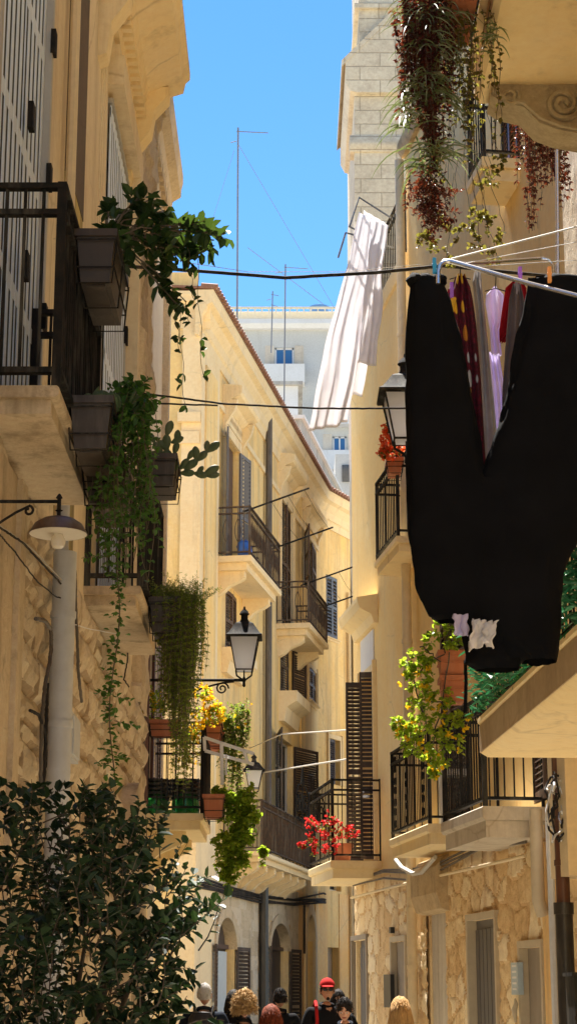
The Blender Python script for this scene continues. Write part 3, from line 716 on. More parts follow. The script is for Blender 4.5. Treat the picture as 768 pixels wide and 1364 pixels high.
# shallow pilaster strips, drain pipes
dp = B1.hit(351, 800)[0]
m = MB().tube([B1.P(dp, .12, B1.hit(351, 540)[1]), B1.P(dp, .12, 4.3)], .085, 8)
m.build('drainpipe', 'pipe_dark', bc)
dq = B1.hit(343, 1250)[0]
m = MB().tube([B1.P(dq, .14, 4.2), B1.P(dq, .14, 0)], .11, 8); m.build('drainpipe', 'black_pipe', bc)
dr = B1.hit(401, 1200)[0]; MB().tube([B1.P(dr, .08, 3.9), B1.P(dr, .08, 2.6)], .03, 6).build('conduit', 'cable', bc)
ds = B2.hit(462, 900)[0]; MB().tube([B2.P(ds, .08, 13), B2.P(ds, .08, 0)], .06, 8).build('drainpipe', 'pipe_cream', bc)
a = B1.hit(399, 700)[0]; MB().fbox(B1, a, a + .30, -.01, .035, 4.5, ZC - .7).build('strip_pilaster', 'plaster_centre', bc)
# balconies
def cbalc(sx0, sx1, pr, zf, rail=1.05, curved=False, sp=.13, br=2, th=.28):
    b_ = slab(bc, B1, sx0, sx1, pr, zf - th, zf, 'trim_centre', .12)
    c = [B1.P(sx0 + .04, 0, 0), B1.P(sx0 + .04, pr - .05, 0), B1.P(sx1 - .04, pr - .05, 0), B1.P(sx1 - .04, 0, 0)]
    r_ = railing(b_, [(q.x, q.y) for q in c], zf, zf + rail, sp, .012, 'iron_old', top=.03, loops=2)
    for i in range(br):
        s_ = sx0 + (sx1 - sx0) * (i + .5) / br if br > 2 else (sx0 + .35, sx1 - .45)[i]
        bracket(b_, B1, s_, pr * .75, zf - th, .5, .22, 'trim_centre')
    return b_
q1 = cbalc(-.1, 3.5, .80, 10.44); q2 = cbalc(7.25, 10.3, .85, 10.44)
q3 = cbalc(1.1, 8.2, .85, 4.45, br=7, th=.2, sp=.085)
# drying rods standing out of the two upper balconies
for b_, sa, z in ((q1, (0., 3.4), 11.5), (q2, (7.35, 10.2), 11.5)):
    m = MB()
    for s_ in sa: m.tube([B1.P(s_, .6, z - .1), B1.P(s_, 2.0, z + .35)], .022, 5)
    for k in range(3): m.tube([B1.P(sa[0], 1.2 + .35 * k, z + .1 + .11 * k), B1.P(sum(sa) / 2, 1.2 + .35 * k, z + .04 + .11 * k), B1.P(sa[1], 1.2 + .35 * k, z + .1 + .11 * k)], .005, 3)
    m.build('drying_rod', 'iron', b_)
MB().ell(B1.P(.15, .6, 10.62), .16, .12, .2, 14, 10, .5, 4).build('blue_cloth_bundle', 'blue_paint', None)
tag(bpy.data.objects['blue_cloth_bundle'], 'small blue bundle lying behind the railing of the topmost yellow building balcony', 'bundle')
# wrought iron screen
m = MB(); s0_ = B1.hit(330, 1000)[0]
def scroll(c, r, a0, turns, sg, fr, n):
    pts = []
    for i in range(int(14 * turns) + 1):
        t = i / 14; a = a0 + sg * 2 * pi * t; rr = r * (1 - t / (turns + .35)); pts.append(fr.P(c[0] + rr * cos(a), n, c[1] + rr * sin(a)))
    return pts
cs, zb = B1.hit(352, 1005)[0], 5.5
for k in range(2):
    c = cs + k * 2.6
    m.tube([B1.P(c - .9, .9, zb), B1.P(c + .9, .9, zb)], .022, 4); m.tube([B1.P(c, .9, zb - .1), B1.P(c, .9, zb + 1.3 - .5 * k)], .022, 4)
    for sg in (-1, 1):
        m.tube([B1.P(c + sg * .9, .9, zb - .2), B1.P(c + sg * .9, .9, zb + .5)], .022, 4)
        m.tube(scroll((c + sg * .3, zb + .35), .28, 0 if sg > 0 else pi, 1.4, sg, B1, .9), .016, 4)
        m.tube(scroll((c + sg * .62, zb + .3), .22, pi / 2, 1.3, -sg, B1, .9), .016, 4)
        m.tube([B1.P(c + sg * .9, .9, zb + .5), B1.P(c + sg * .6, .9, zb + .75), B1.P(c + sg * .25, .9, zb + .8), B1.P(c, .9, zb + 1.25 - .4 * k)], .02, 4)
m.tube([B1.P(cs, .85, zb), B1.P(cs, 0, zb)], .02, 4); m.tube([B1.P(cs + 2.6, .85, zb), B1.P(cs + 2.6, 0, zb)], .02, 4)
m.build('iron_scrollwork', 'iron', bc)

# ---------------------------------------------------------------- buildings beyond
Wf = Fr(-20, 90, 1, 0, 1)
bw = thing('white_apartment_block', (0, 90, 0), 'tall pale apartment block far behind the yellow building, sky reflection painted blue into its windows', 'building')
ws = []
def pw(x0, x1, yt, yb):
    r = Wf.rect(x0, x1, yt, yb); ws.append(r); return r
wa = [pw(366, 391, 463, 488), pw(366, 391, 580, 605), pw(443, 461, 581, 602), pw(366, 391, 690, 715), pw(443, 461, 690, 715), pw(443, 461, 520, 542)]
mb = MB(); wall_grid(mb, Wf, 10, 36, 0, Wf.hit(380, 440)[1], ws, .25, 12); mb.build('wall', 'plaster_white', bw)
zt = Wf.hit(380, 440)[1]
MB().prof(Wf, 9.5, 36.5, [(-.1, zt), (.3, zt), (.5, zt + .2), (.5, zt + .45), (-.1, zt + .45)]).build('cornice', 'plaster_pale', bw)
m = MB(); m.fbox(Wf, 9.6, 36.4, .30, .40, zt + 1.05, zt + 1.15)
x = 9.6
while x < 36.4: m.fbox(Wf, x, x + .07, .31, .38, zt + .45, zt + 1.05); x += .36
m.fbox(Wf, 9.6, 36.4, -.2, .1, zt + .45, zt + 1.0); m.build('parapet', 'cream_strap', bw)
for r in wa:
    p = MB().fbox(Wf, r[0], r[1], -.2, -.15, r[2], r[3]).build('window', 'painted_sky_glass', bw)
    m = MB(); c = (r[0] + r[1]) / 2
    for a in (r[0], c - .04, r[1] - .08): m.fbox(Wf, a, a + .08, -.15, -.1, r[2], r[3])
    m.fbox(Wf, r[0], r[1], -.15, -.1, r[3] - .08, r[3]); m.build('window_frame', 'metal_white', p)
    m = MB(); m.fbox(Wf, r[0] - .55, r[1] + .55, 0, .7, r[2] - 1.1, r[2] - .1); m.build('balcony', 'plaster_pale', bw)
    MB().fbox(Wf, r[0] - .5, r[0] - .05, 0, .04, r[2], r[3] + .1).build('wall_panel', 'slab_grey', bw); MB().fbox(Wf, r[1] + .05, r[1] + .5, 0, .04, r[2], r[3] + .1).build('wall_panel', 'slab_grey', bw)
t = at(425, 423, 92); MB().lathe((t.x, 92, t.z - .6), [(.48, 0), (.48, 1.0), (.56, 1.02), (.56, 1.15), (.3, 1.25)], 14).build('water_tank', 'tank_blue')
tag(bpy.data.objects['water_tank'], 'blue cylindrical water tank on the roof of the white apartment block', 'water tank')
# weathered parapet house between
bp = thing('weathered_parapet_house', (3, 68, 0), 'grey weathered parapet wall of a house just behind the tiled eave', 'building')
pa, pb = at(378, 512, 70), at(400, 560, 70)
Gf = Fr(at(410, 600, 62).x, 62, .16, 1, 1)
zg = at(410, 575, 62).z
MB().fbox(Gf, -1.5, 17, -5, 0, 0, zg).build('wall', 'parapet_grey', bp)
MB().fbox(Gf, -1.6, 17.1, -.4, .12, zg, zg + .12).build('coping', 'plaster_pale', bp)
q = at(384, 514, 74); r_ = at(403, 514, 74)
MB().box(q.x - 6, r_.x - .2, 74, 78, 0, q.z).build('upper_room', 'plaster_pale', bp)
MB().box(q.x - 6, r_.x, 73.8, 78.2, q.z, q.z + .15).build('upper_roof', 'parapet_grey', bp)
q = at(455, 640, 60)
hh = thing('low_grey_house', (q.x + 2, 84, 0), 'low grey block with a dark opening between the sheet and the apartment block', 'building')
MB().box(at(446, 600, 80).x, at(446, 600, 80).x + 12, 80, 85, 0, at(446, 605, 80).z).build('wall', 'plaster_white', hh)
MB().box(at(446, 600, 79.9).x + .3, at(446, 600, 79.9).x + 2, 79.9, 79.99, at(446, 642, 80).z, at(446, 620, 80).z).build('window', 'window_glass', hh)

# ---------------------------------------------------------------- stone bell tower
tw = thing('stone_bell_tower', (3, 46, 0), 'pale ashlar stone tower against the sky above the right hand building', 'tower')
T0 = 45.0
x0 = at(472, 250, T0).x; x1 = x0 + 6
m = MB(); m.box(x0, x1, T0, T0 + 6, 0, at(472, 192, T0).z)
m.box(x0 + .02, x1, T0 + .05, T0 + 6, at(472, 192, T0).z, at(472, 92, T0).z)
m.build('shaft', 'tower_stone', tw)
zl = at(470, 196, T0).z
mfr = Fr(x0 - .1, T0, 1, 0, 1)
MB().prof(mfr, -.02, 6, [(-.5, zl - .15), (.05, zl - .15), (.12, zl), (.12, zl + .1), (.0, zl + .35), (-.5, zl + .35)]).build('string_course', 'tower_stone', tw)
za, zb_ = at(464, 112, T0).z, at(464, 86, T0).z; zc_ = at(522, 28, T0).z; xr = at(524, 60, T0).x
sf = Fr(x0 - .22, T0, 1, 0, 1)
m = MB(); pts = [(0, za), (.12, za - .25), (.3, za - .3), (xr - x0 + .3, za - .3), (xr - x0 + .3, zc_), (xr - x0 + .2, zc_ + .05), (0, zb_)]
m.poly(sf, pts, -5, .12); m.build('sloping_shoulder', 'tower_stone', tw)
m = MB(); m.poly(sf, [(-.1, zb_ - .12), (-.1, zb_ + .06), (xr - x0 + .2, zc_ + .24), (xr - x0 + .2, zc_ + .06)], -5, .14); m.build('coping', 'tower_stone', tw)
xu = at(478, 20, T0).x
MB().box(xu, x1, T0 + .2, T0 + 5, zc_ - 2.5, zc_ + 6).build('belfry', 'tower_stone', tw)
MB().box(xu - .12, x1, T0 + .08, T0 + 5, at(478, 8, T0).z, at(478, 2, T0).z).build('belfry_ledge', 'tower_stone', tw)

# ---------------------------------------------------------------- right building
RY0 = 14.6
R = Fr(1.0 + .1405 * (28.3 - RY0), RY0, -.1405, 1, -1)
LR = (28.3 - RY0) / (1 / sqrt(1 + .1405 ** 2))
def Rs(y): return (y - RY0) * sqrt(1 + .1405 ** 2)
br = thing('cream_plaster_building', (2.5, 20, 0), 'right hand building, sunlit cream plaster over a patchwork stone ground floor', 'building')
ZS = 3.15
def rr(x0, x1, yt, yb, z0=None):
    r = R.rect(x0, x1, yt, yb); a, b_ = min(r[0], r[1]), max(r[0], r[1]); return (a, b_, r[2] if z0 is None else z0, r[3])
E1 = rr(472, 491, 1252, 1364, 0); E2 = rr(525, 543, 1254, 1364, 0); E3 = rr(628, 664, 1224, 1364, 0); E4 = rr(698, 726, 1262, 1364, 0); E5 = rr(570, 595, 1215, 1364, 0)
U1 = rr(475, 497, 905, 1146, 3.42)
U1 = (Rs(26.55), Rs(27.55), 3.42, 6.15)
U2 = (Rs(21.01), Rs(22.3), 3.45, 6.0); U3 = (Rs(23.0), Rs(23.75), 7.25, 9.6); U4 = (Rs(17.2), Rs(18.3), 3.4, 5.9); U5 = (Rs(18.1), Rs(18.65), 10.16, 12.4)
mb = MB(); wall_grid(mb, R, Rs(23.8), LR, ZS, 11.45, [U1], .22, 6, back=True); mb.build('wall', 'plaster_right', br)
mb = MB(); wall_grid(mb, R, Rs(21.0), Rs(23.8), ZS, 13.0, [U3, (Rs(21.01), Rs(22.3), 3.45, 6.0)], .22, 6, back=True); mb.build('wall', 'plaster_right', br)
mb = MB(); wall_grid(mb, R, 0, Rs(21.0), ZS, 16.5, [U4, U5], .22, 6, back=True); mb.build('wall', 'plaster_right', br)
mb = MB(); wall_grid(mb, R, 0, LR, 0, ZS, [E1, E2, E3, E4, E5], .3, 6, n0=-.02); mb.build('ground_floor', 'stone_right', br)
def hr(s_, z_):
    e_, r, c = vor(s_, z_, .52, .27, 21); rim = min(1, e_ / .016); rim = rim * rim * (3 - 2 * rim)
    k = rand2(r, c, 6)
    return -.005 + rim * (.014 + .016 * k + .012 * fbm(s_ * 7, z_ * 7, r + c, 5)), (.02 if e_ < .009 else .18 + .8 * k)
relief(R, 0, LR + .02, 0, ZS + .02, .03, hr, [E1, E2, E3, E4, E5]).build('stone_wall', 'stone_right', br)
# end face beyond the corner
Re = Fr(*(R.P(LR, 0, 0).xy), 1, .1405, -1)
MB().fbox(Re, 0, 6, -.05, .004, 0, 3.15).build('end_wall', 'stone_right', br)
for E, mt, fm, ins in ((E1, 'door_grey', 'door_taupe', .07), (E2, 'door_taupe', 'pipe_beige', .03), (E3, 'door_grey', 'pipe_beige', .06), (E4, 'door_taupe', 'pipe_beige', .04)):
    p = MB(); p.fbox(R, E[0] + .012, E[1] - .012, -ins - .05, -ins, 0, E[3])
    if mt == 'door_grey':
        k = 7
        for i in range(k): 
            a = E[0] + (E[1] - E[0]) * i / k; p.fbox(R, a + .01, a + (E[1] - E[0]) / k - .02, -ins, -ins + .015, .1, E[3] - .1)
    p = p.build('door', mt, br)
    m = MB(); m.fbox(R, E[0] - .001, E[0] + .01, -.29, .045, 0, E[3]); m.fbox(R, E[1] - .01, E[1] + .001, -.29, .045, 0, E[3]); m.fbox(R, E[0] - .06, E[0] - .002, -.02, .05, 0, E[3]); m.fbox(R, E[1] + .002, E[1] + .06, -.02, .05, 0, E[3]); m.fbox(R, E[0] - .06, E[1] + .06, -.02, .052, E[3] + .002, E[3] + .07)
    m.build('door_frame', fm, p)
# recessed shaft with its carved head
MB().fbox(R, E5[0], E5[1], -.28, -.05, 0, E5[3]).build('recess_pilaster', 'slab_grey', br)
m = MB(); c5 = (E5[0] + E5[1]) / 2
m.prof(R, E5[0] - .22, E5[1] + .22, [(-.02, E5[3] - .02), (.10, E5[3] + .02), (.16, E5[3] + .2), (.16, E5[3] + .5), (.06, E5[3] + .62), (-.02, E5[3] + .66)]); m.build('carved_lintel', 'stone_cornice', br, smooth=False)
p = window(br, R, U1, mat='shutter_dark', surround=(.1, .03), trim='plaster_slab')
shutter(p, R, U1[1] - .05, .02, 3.45, 6.12, .24, 95, -1, 'shutter_dark'); shutter(p, R, U1[0] + .02, .02, 3.45, 6.12, .20, 80, 1, 'shutter_dark')
m = MB(); m.fbox(R, U1[0] - .02, U1[1] + .02, -.01, .02, 6.2, 6.75); m.build('tympanum_panel', 'plaster_pale', br)
m = MB(); m.prof(R, U1[0] - .3, U1[1] + .35, [(-.01, 6.78), (.06, 6.8), (.10, 6.92), (.26, 7.0), (.30, 7.1), (.30, 7.16), (-.01, 7.22)]); m.build('hood', 'plaster_slab', br, smooth=False)
window(br, R, U2, leaves=[('a', 5), ('b', 5)], mat='shutter_brown'); window(br, R, U3, leaves=[('a', 5), ('b', 5)], mat='shutter_dark')
window(br, R, U4, leaves=[('a', 5), ('b', 5)], mat='shutter_brown'); window(br, R, U5, leaves=[('a', 5), ('b', 5)], mat='rust_pipe')
# balconies
def rb(y0, y1, pr, z0, z1, rail, sp, mat='plaster_slab', top=.025, rr_=.009, **k):
    b_ = slab(br, R, Rs(y0), Rs(y1), pr, z0, z1, mat, .04)
    c = [R.P(Rs(y0) + .04, 0, 0), R.P(Rs(y0) + .04, pr - .04, 0), R.P(Rs(y1) - .04, pr - .04, 0), R.P(Rs(y1) - .04, 0, 0)]
    railing(b_, [(q.x, q.y) for q in c], z1, z1 + rail, sp, rr_, 'iron', top=top, **k); return b_
rb(26.2, 28.25, .72, 3.16, 3.40, 1.12, .13, mid=True)
bm = rb(20.9, 23.1, .50, 3.22, 3.44, 1.05, .085, rr_=.008)
rb(17.9, 19.7, .62, 3.05, 3.34, 1.06, .10, mat='slab_grey', rr_=.011, top=.03)
rb(22.9, 24.4, .40, 7.05, 7.24, 1.08, .11)
rb(18.0, 18.7, .42, 9.9, 10.15, 1.05, .11)
# ornamental cast panels in the railing
m = MB()
for y in (21.3, 22.2, 22.9):
    for k in range(7):
        z = 3.62 + k * .13; m.tube(scroll((Rs(y), z), .055, 0, 1.2, 1 if k % 2 else -1, R, .46), .012, 4)
m.build('cast_ornament', 'iron', bm)
m = MB(); q = R.P(Rs(20.98), .02, 0)
m.box(q.x - .30, q.x + .22, 21.0, 21.3, 3.445, 3.50); 
for x in (q.x - .30, q.x + .14): m.box(x, x + .07, 21.02, 21.28, 3.50, 4.0)
m.box(q.x - .30, q.x + .21, 21.0, 21.3, 4.0, 4.07)
m.build('white_stand', 'metal_white'); tag(bpy.data.objects['white_stand'], 'small white open stand on the ornamental railing balcony, right side', 'stand')
# pipes
sy = R.hit(548, 1240, .12)[0]
def pipe(s_, z0, z1, r, mat, n=.11, cl=(), k=12):
    m = MB().tube([R.P(s_, n, z0), R.P(s_, n, z1)], r, k)
    for z in cl: m.tube([R.P(s_, n, z), R.P(s_, n, z + .05)], r * 1.18, k)
    return m.build('drainpipe', mat, br)
pipe(sy, 0, 12.8, .062, 'pipe_cream', .12, (1.9, 2.6, 4.4, 6, 8, 10.2))
s_ = R.hit(522, 600)[0]
sp_ = R.hit(716, 1190, .14)[0]
m = MB().tube([R.P(sp_, .14, 3.3), R.P(sp_, .14, 2.45), R.P(sp_ + .03, .09, 2.32)], .062, 12); m.build('drainpipe', 'pipe_beige', br)
sb = R.hit(751, 1240, .22)[0]
m = MB().tube([R.P(sb, .22, 2.35), R.P(sb, .22, 4.3)], .062, 14).tube([R.P(sb, .22, 2.7), R.P(sb, .22, 2.75)], .072, 14); m.build('drainpipe', 'rust_pipe', br)
m = MB().tube([R.P(sb, .22, 0), R.P(sb, .22, 2.36)], .078, 14).tube([R.P(sb, .22, 2.28), R.P(sb, .22, 2.38)], .09, 14); m.build('drainpipe', 'black_pipe', br)
m = MB(); s6 = R.hit(733, 1200, .05)[0]
m.fbox(R, s6 - .1, s6 + .35, 0, .04, 0, 3.0); m.build('plaster_strip', 'plaster_centre_low', br)
m = MB().tube([R.P(s6 - .2, .1, 0), R.P(s6 - .2, .1, 3.2)], .035, 8); m.build('conduit', 'pipe_grey', br)
m = MB(); s7 = R.hit(765, 1000)[0]; m.fbox(R, s7 - .5, s7 + .05, .0, .25, 2.6, 4.2); m.build('boxed_chase', 'pipe_cream', br)
# roof terrace edge, roof lines
m = MB(); m.prof(R, Rs(23.8), LR + .03, [(-.1, 11.3), (.03, 11.32), (.07, 11.42), (.07, 11.5), (-6, 11.5)]); m.build('parapet', 'plaster_slab', br)
MB().prof(R, Rs(21), Rs(23.8), [(-.1, 12.9), (.06, 12.9), (.12, 13.0), (.12, 13.1), (-6, 13.1)]).build('cornice', 'stone_cornice', br)
MB().prof(R, 0, Rs(21.0), [(-.1, 16.3), (.15, 16.3), (.3, 16.5), (.3, 16.7), (-6, 16.7)]).build('cornice', 'stone_cornice', br)
c = [R.P(Rs(23.9), .0, 0), R.P(LR - .2, .0, 0)]
railing(br, [(q.x, q.y) for q in c], 11.5, 12.5, .12, .012, 'iron')

# ---------------------------------------------------------------- near right building
NR = Fr(2.32, -2, 0, 1, -1)
bn = thing('near_right_building', (2.32, 8, 0), 'nearest right hand building, with cream balcony undersides reaching into the frame', 'building')
mb = MB(); wall_grid(mb, NR, 0, 16.4, 0, 15, [(11.6, 12.8, 3.6, 6.0), (9.5, 10.8, 8.6, 10.9)], .2, 6); mb.build('wall', 'plaster_right', bn)
window(bn, NR, (11.6, 12.8, 3.6, 6.0), leaves=[('a', 5), ('b', 5)]); window(bn, NR, (9.5, 10.8, 8.6, 10.9), leaves=[('a', 5), ('b', 5)])
mb = relief(NR, 15.4, 16.42, 5, 14.9, .06, lambda a, z: (.02 + .006 * fbm(a * 5, z * 5, 3, 5), rand2(math.floor(z / .4), 3)))
mb.build('quoins', 'stone_left', bn)
# low balcony: outer edge not quite parallel to the wall
NB = Fr(1.40 + .052 * 8.5, 5.0, -.052, 1, -1)
ln = 8.5 * sqrt(1 + .052 ** 2)
m = MB(); m.prof(NB, 0, ln, [(-1.0, 3.27), (-.05, 3.27), (0, 3.30), (0, 3.50), (.02, 3.52), (.02, 3.55), (-1.0, 3.55)])
lb = m.build('balcony', 'plaster_slab', bn)
MB().prof(NB, -.01, ln + .008, [(-.9, 3.302), (.008, 3.302), (.008, 3.497), (-.9, 3.497)]).build('fascia', 'slab_edge_shaded', lb)
c = [NB.P(.05, -.06, 0), NB.P(ln - .06, -.06, 0), NB.P(ln - .06, -.9, 0)]
railing(lb, [(q.x, q.y) for q in c], 3.55, 4.6, .11, .009)
# upper balcony with carved scroll bracket
NT = Fr(1.37, 7.0, 0, 1, -1)
m = MB(); m.prof(NT, 0, 5.5, [(-.95, 7.98), (-.04, 7.98), (0, 8.03), (0, 8.2), (.05, 8.24), (.05, 8.3), (-.95, 8.3)])
tb = m.build('balcony', 'plaster_slab', bn)
railing(tb, [(1.40, 7.1), (1.40, 12.4), (2.3, 12.4)], 8.3, 9.35, .11, .009)
fb = Fr(2.32, 12.2, -1, 0, -1)   # bracket outline lies across the street: s towards the middle
m = MB(); pts = [(0, 7.98), (.84, 7.98), (.86, 7.90), (.78, 7.84), (.62, 7.80), (.52, 7.68), (.38, 7.62), (.18, 7.58), (.1, 7.5), (0, 7.35)]
m.poly(fb, pts, -.30, 0.0)
def spiral(c, r0, turns, r1, n=0.0):
    return [fb.P(c[0] + (r0 + (r1 - r0) * i / (20 * turns)) * cos(2 * pi * i / 20 + 2.4), n, c[1] + (r0 + (r1 - r0) * i / (20 * turns)) * sin(2 * pi * i / 20 + 2.4)) for i in range(int(20 * turns) + 1)]
m.tube(spiral((.34, 7.82), .135, 2.2, .02, .01), .022, 6); m.tube(spiral((.72, 7.88), .07, 1.6, .015, .01), .016, 6)
m.tube([fb.P(.84, .01, 7.93), fb.P(.76, .01, 7.86), fb.P(.62, .01, 7.83), fb.P(.50, .01, 7.71), fb.P(.36, .01, 7.65), fb.P(.16, .01, 7.61), fb.P(.03, .01, 7.45)], .02, 6)
m.build('scroll_bracket', 'stone_carved', tb)
fb2 = Fr(2.32, 8.6, -1, 0, -1); MB().poly(fb2, pts, -.3, 0).build('scroll_bracket', 'stone_carved', tb)
# gate-like dark door at the far right edge
m = MB(); m.box(2.06, 2.3, 14.42, 14.5, 5.5, 7.3); m.build('awning_panel', 'iron', bn)
# ================================================================ things
def top(mb, name, mat, label, cat, group=None, **k): return tag(mb.build(name, mat, None, **k), label, cat, group)
Zv = Vector((0, 0, 1))
# ---------------------------------------------------------------- plants
def rv(): 
    while True:
        v = Vector((random.uniform(-1, 1), random.uniform(-1, 1), random.uniform(-1, 1)))
        if .05 < v.length < 1: return v.normalized()
def sprig(lm, sm, p0, d, L, nl, ll, lw, droop=.3, r=.004, jit=.25, spread=1.0, start=.15, fold=.25):
    'a bending twig with leaves set along it'
    p = Vector(p0); d = Vector(d).normalized(); k = max(4, nl // 2); pts = [p.copy()]; ds = []
    for i in range(k):
        d = (d + rv() * jit / sqrt(k) - Zv * (droop / k)).normalized(); p = p + d * (L / k); pts.append(p.copy()); ds.append(d.copy())
    if sm is not None: sm.tube(pts, [r * (1 - .7 * i / k) for i in range(k + 1)], 4, caps=False)
    for i in range(nl):
        t = start + (1 - start) * (i + random.random() * .5) / nl; j = min(k - 1, int(t * k)); q = pts[j].lerp(pts[j + 1], t * k - j)
        a = random.uniform(0, 2 * pi); s_ = ds[j].orthogonal().normalized(); s_ = s_ * cos(a) + ds[j].cross(s_) * sin(a)
        dd = (ds[j] * .5 + s_ * spread + Zv * .05).normalized()
        lm.leaf(q, dd, Zv + rv() * .5, ll * random.uniform(.7, 1.2), lw * random.uniform(.75, 1.2), fold)
    return pts
def hang(lm, sm, p0, L, nl, ll, lw, sway=.12, r=.003, out=(0, 0), taper=True):
    'a strand that spills over and hangs'
    p = Vector(p0); k = max(6, int(L / .05)); pts = [p.copy()]; ph = random.uniform(0, 6.28); ph2 = random.uniform(0, 6.28)
    for i in range(k):
        t = i / k; o = max(0, 1 - t * 6)
        p = p + Vector((sin(ph + t * 5) * sway * L / k + out[0] * o / k * 3 + random.gauss(0, .004), cos(ph2 + t * 4) * sway * L / k + out[1] * o / k * 3 + random.gauss(0, .004), -L / k * (1 - .6 * o)))
        pts.append(p.copy())
    sm.tube(pts, r, 4, caps=False)
    for i in range(nl):
        t = random.random() ** .9; j = min(k - 1, int(t * k)); q = pts[j]
        v = rv(); v.z = v.z * .4 - .35
        lm.leaf(q, v, Zv + rv() * .4, ll * random.uniform(.55, 1.15), lw * random.uniform(.6, 1.15))
    return pts
def trough(root, x0, x1, y0, y1, z0, z1, mat='planter_brown', basket=True):
    m = MB(); i = .025
    m.hexa([(x0 + i, y0 + i, z0), (x1 - i, y0 + i, z0), (x1 - i, y1 - i, z0), (x0 + i, y1 - i, z0), (x0, y0, z1), (x1, y0, z1), (x1, y1, z1), (x0, y1, z1)])
    h = .028
    for a in ((x0 - .012, x1 + .012, y0 - .012, y0 + .008), (x0 - .012, x1 + .012, y1 - .008, y1 + .012), (x0 - .012, x0 + .008, y0 + .008, y1 - .008), (x1 - .008, x1 + .012, y0 + .008, y1 - .008)): m.box(a[0], a[1], a[2], a[3], z1 - h, z1 + .012)
    m.box(x0 + i * 2, x1 - i * 2, y0 + .06, y1 - .06, z0 - .012, z0 + .002)
    t = m.build('planter', mat, root, smooth=False)
    MB().box(x0 + .008, x1 - .008, y0 + .008, y1 - .008, z1 - .02, z1 + .004).build('soil', 'soil', root)
    if basket:
        m = MB(); e = .012
        for y in (y0 - e, (y0 + y1) / 2, y1 + e): m.tube([(x0 - e, y, z1 - .03), (x0 + .01, y, z0 - .02), (x1 - .01, y, z0 - .02), (x1 + e, y, z1 - .03)], .005, 5)
        for z, o in ((z1 - .05, e), (z0 + .07, 0)): m.tube([(x0 - o, y0 - o - .006, z), (x1 + o, y0 - o - .006, z), (x1 + o, y1 + o, z), (x0 - o, y1 + o, z), (x0 - o, y0 - o - .006, z)], .005, 5)
        m.build('wire_holder', 'iron', root)
    return t
def pot(root, c, r, h, mat='terracotta'):
    m = MB().lathe(c, [(r * .68, 0), (r * .72, .005), (r * .93, h * .8), (r * 1.05, h * .8), (r * 1.07, h), (r * .95, h), (r * .9, h * .9)], 18)
    m.build('pot', mat, root)
def plant(name, loc, label, group=None, cat='plant'): return thing(name, loc, label, cat, group)

# big shrub at the lower left, in a tub on the street
t = plant('laurel_shrub', (-.75, 5.6, 0), 'big dark glossy leaved shrub filling the lower left foreground', cat='shrub')
MB().lathe((-.75, 5.6, 0), [(.22, 0), (.27, .02), (.33, .42), (.36, .42), (.36, .48), (.31, .48), (.3, .44)], 20).build('tub', 'terracotta', t)
sm = MB(); lm = MB(); random.seed(11)
for i in range(9):
    a = random.uniform(0, 6.28); sm.tube([(-.75 + .05 * cos(a), 5.6 + .05 * sin(a), .4), (-.75 + .12 * cos(a), 5.6 + .14 * sin(a), 1.1), (-.75 + .30 * cos(a) + random.uniform(-.1, .1), 5.6 + .3 * sin(a), 1.75)], [.016, .013, .006], 6)
def shrub_top(x):  # outline height by x, as the photo's crown falls to the right
    if x < -.62: return 2.205 + .03 * sin(x * 19)
    if x < -.40: return 2.22 - (x + .62) * .22 + .02 * sin(x * 40)
    return max(1.2, 2.14 - (x + .40) * 2.3)
n_ = 0
while n_ < 1500:
    x = random.uniform(-1.35, -.20); y = 5.6 + random.gauss(0, .30); z = random.uniform(.6, 2.2)
    if abs(y - 5.6) > .62: continue
    top_ = shrub_top(x) - .32 * ((y - 5.6) / .6) ** 2
    if z > top_ - .04: continue
    if x > -.335 and z < 1.78: continue
    if noise.noise(Vector((x * 5, y * 5, z * 5 + 3))) > .22: continue
    d = Vector((x + .75, (y - 5.6), (z - 1.2) * .8)) + rv() * .5 + Zv * .35
    L = random.uniform(.10, .2); nl = random.randint(7, 12)
    sz = random.uniform(.026, .048); sprig(lm, sm, (x, y, z - .06), d, L, nl, sz, sz * random.uniform(.48, .66), droop=random.uniform(-.1, .3), r=.0026, spread=.95, jit=.45, fold=random.uniform(.08, .35)); n_ += 1
# twigs that reach out on the right
for px, py in ((262, 1210), (250, 1228), (238, 1290), (266, 1240), (225, 1180), (210, 1150), (200, 1120), (245, 1270), (225, 1262), (230, 1330), (228, 1350), (180, 1090), (150, 1050), (60, 1045), (20, 1040), (215, 1250), (235, 1220), (100, 1045), (248, 1308), (205, 1200)):
    q = at(px, py, 5.5 + random.uniform(-.1, .1)); o = q - Vector((.20, 0, .10)); sprig(lm, sm, o, q - o,   .21, 16, .046, .028, droop=0, r=.003, jit=.12, start=.3)
sm.build('branches', 'bark_dark', t); lm.build('foliage', 'leaf_bush', t)

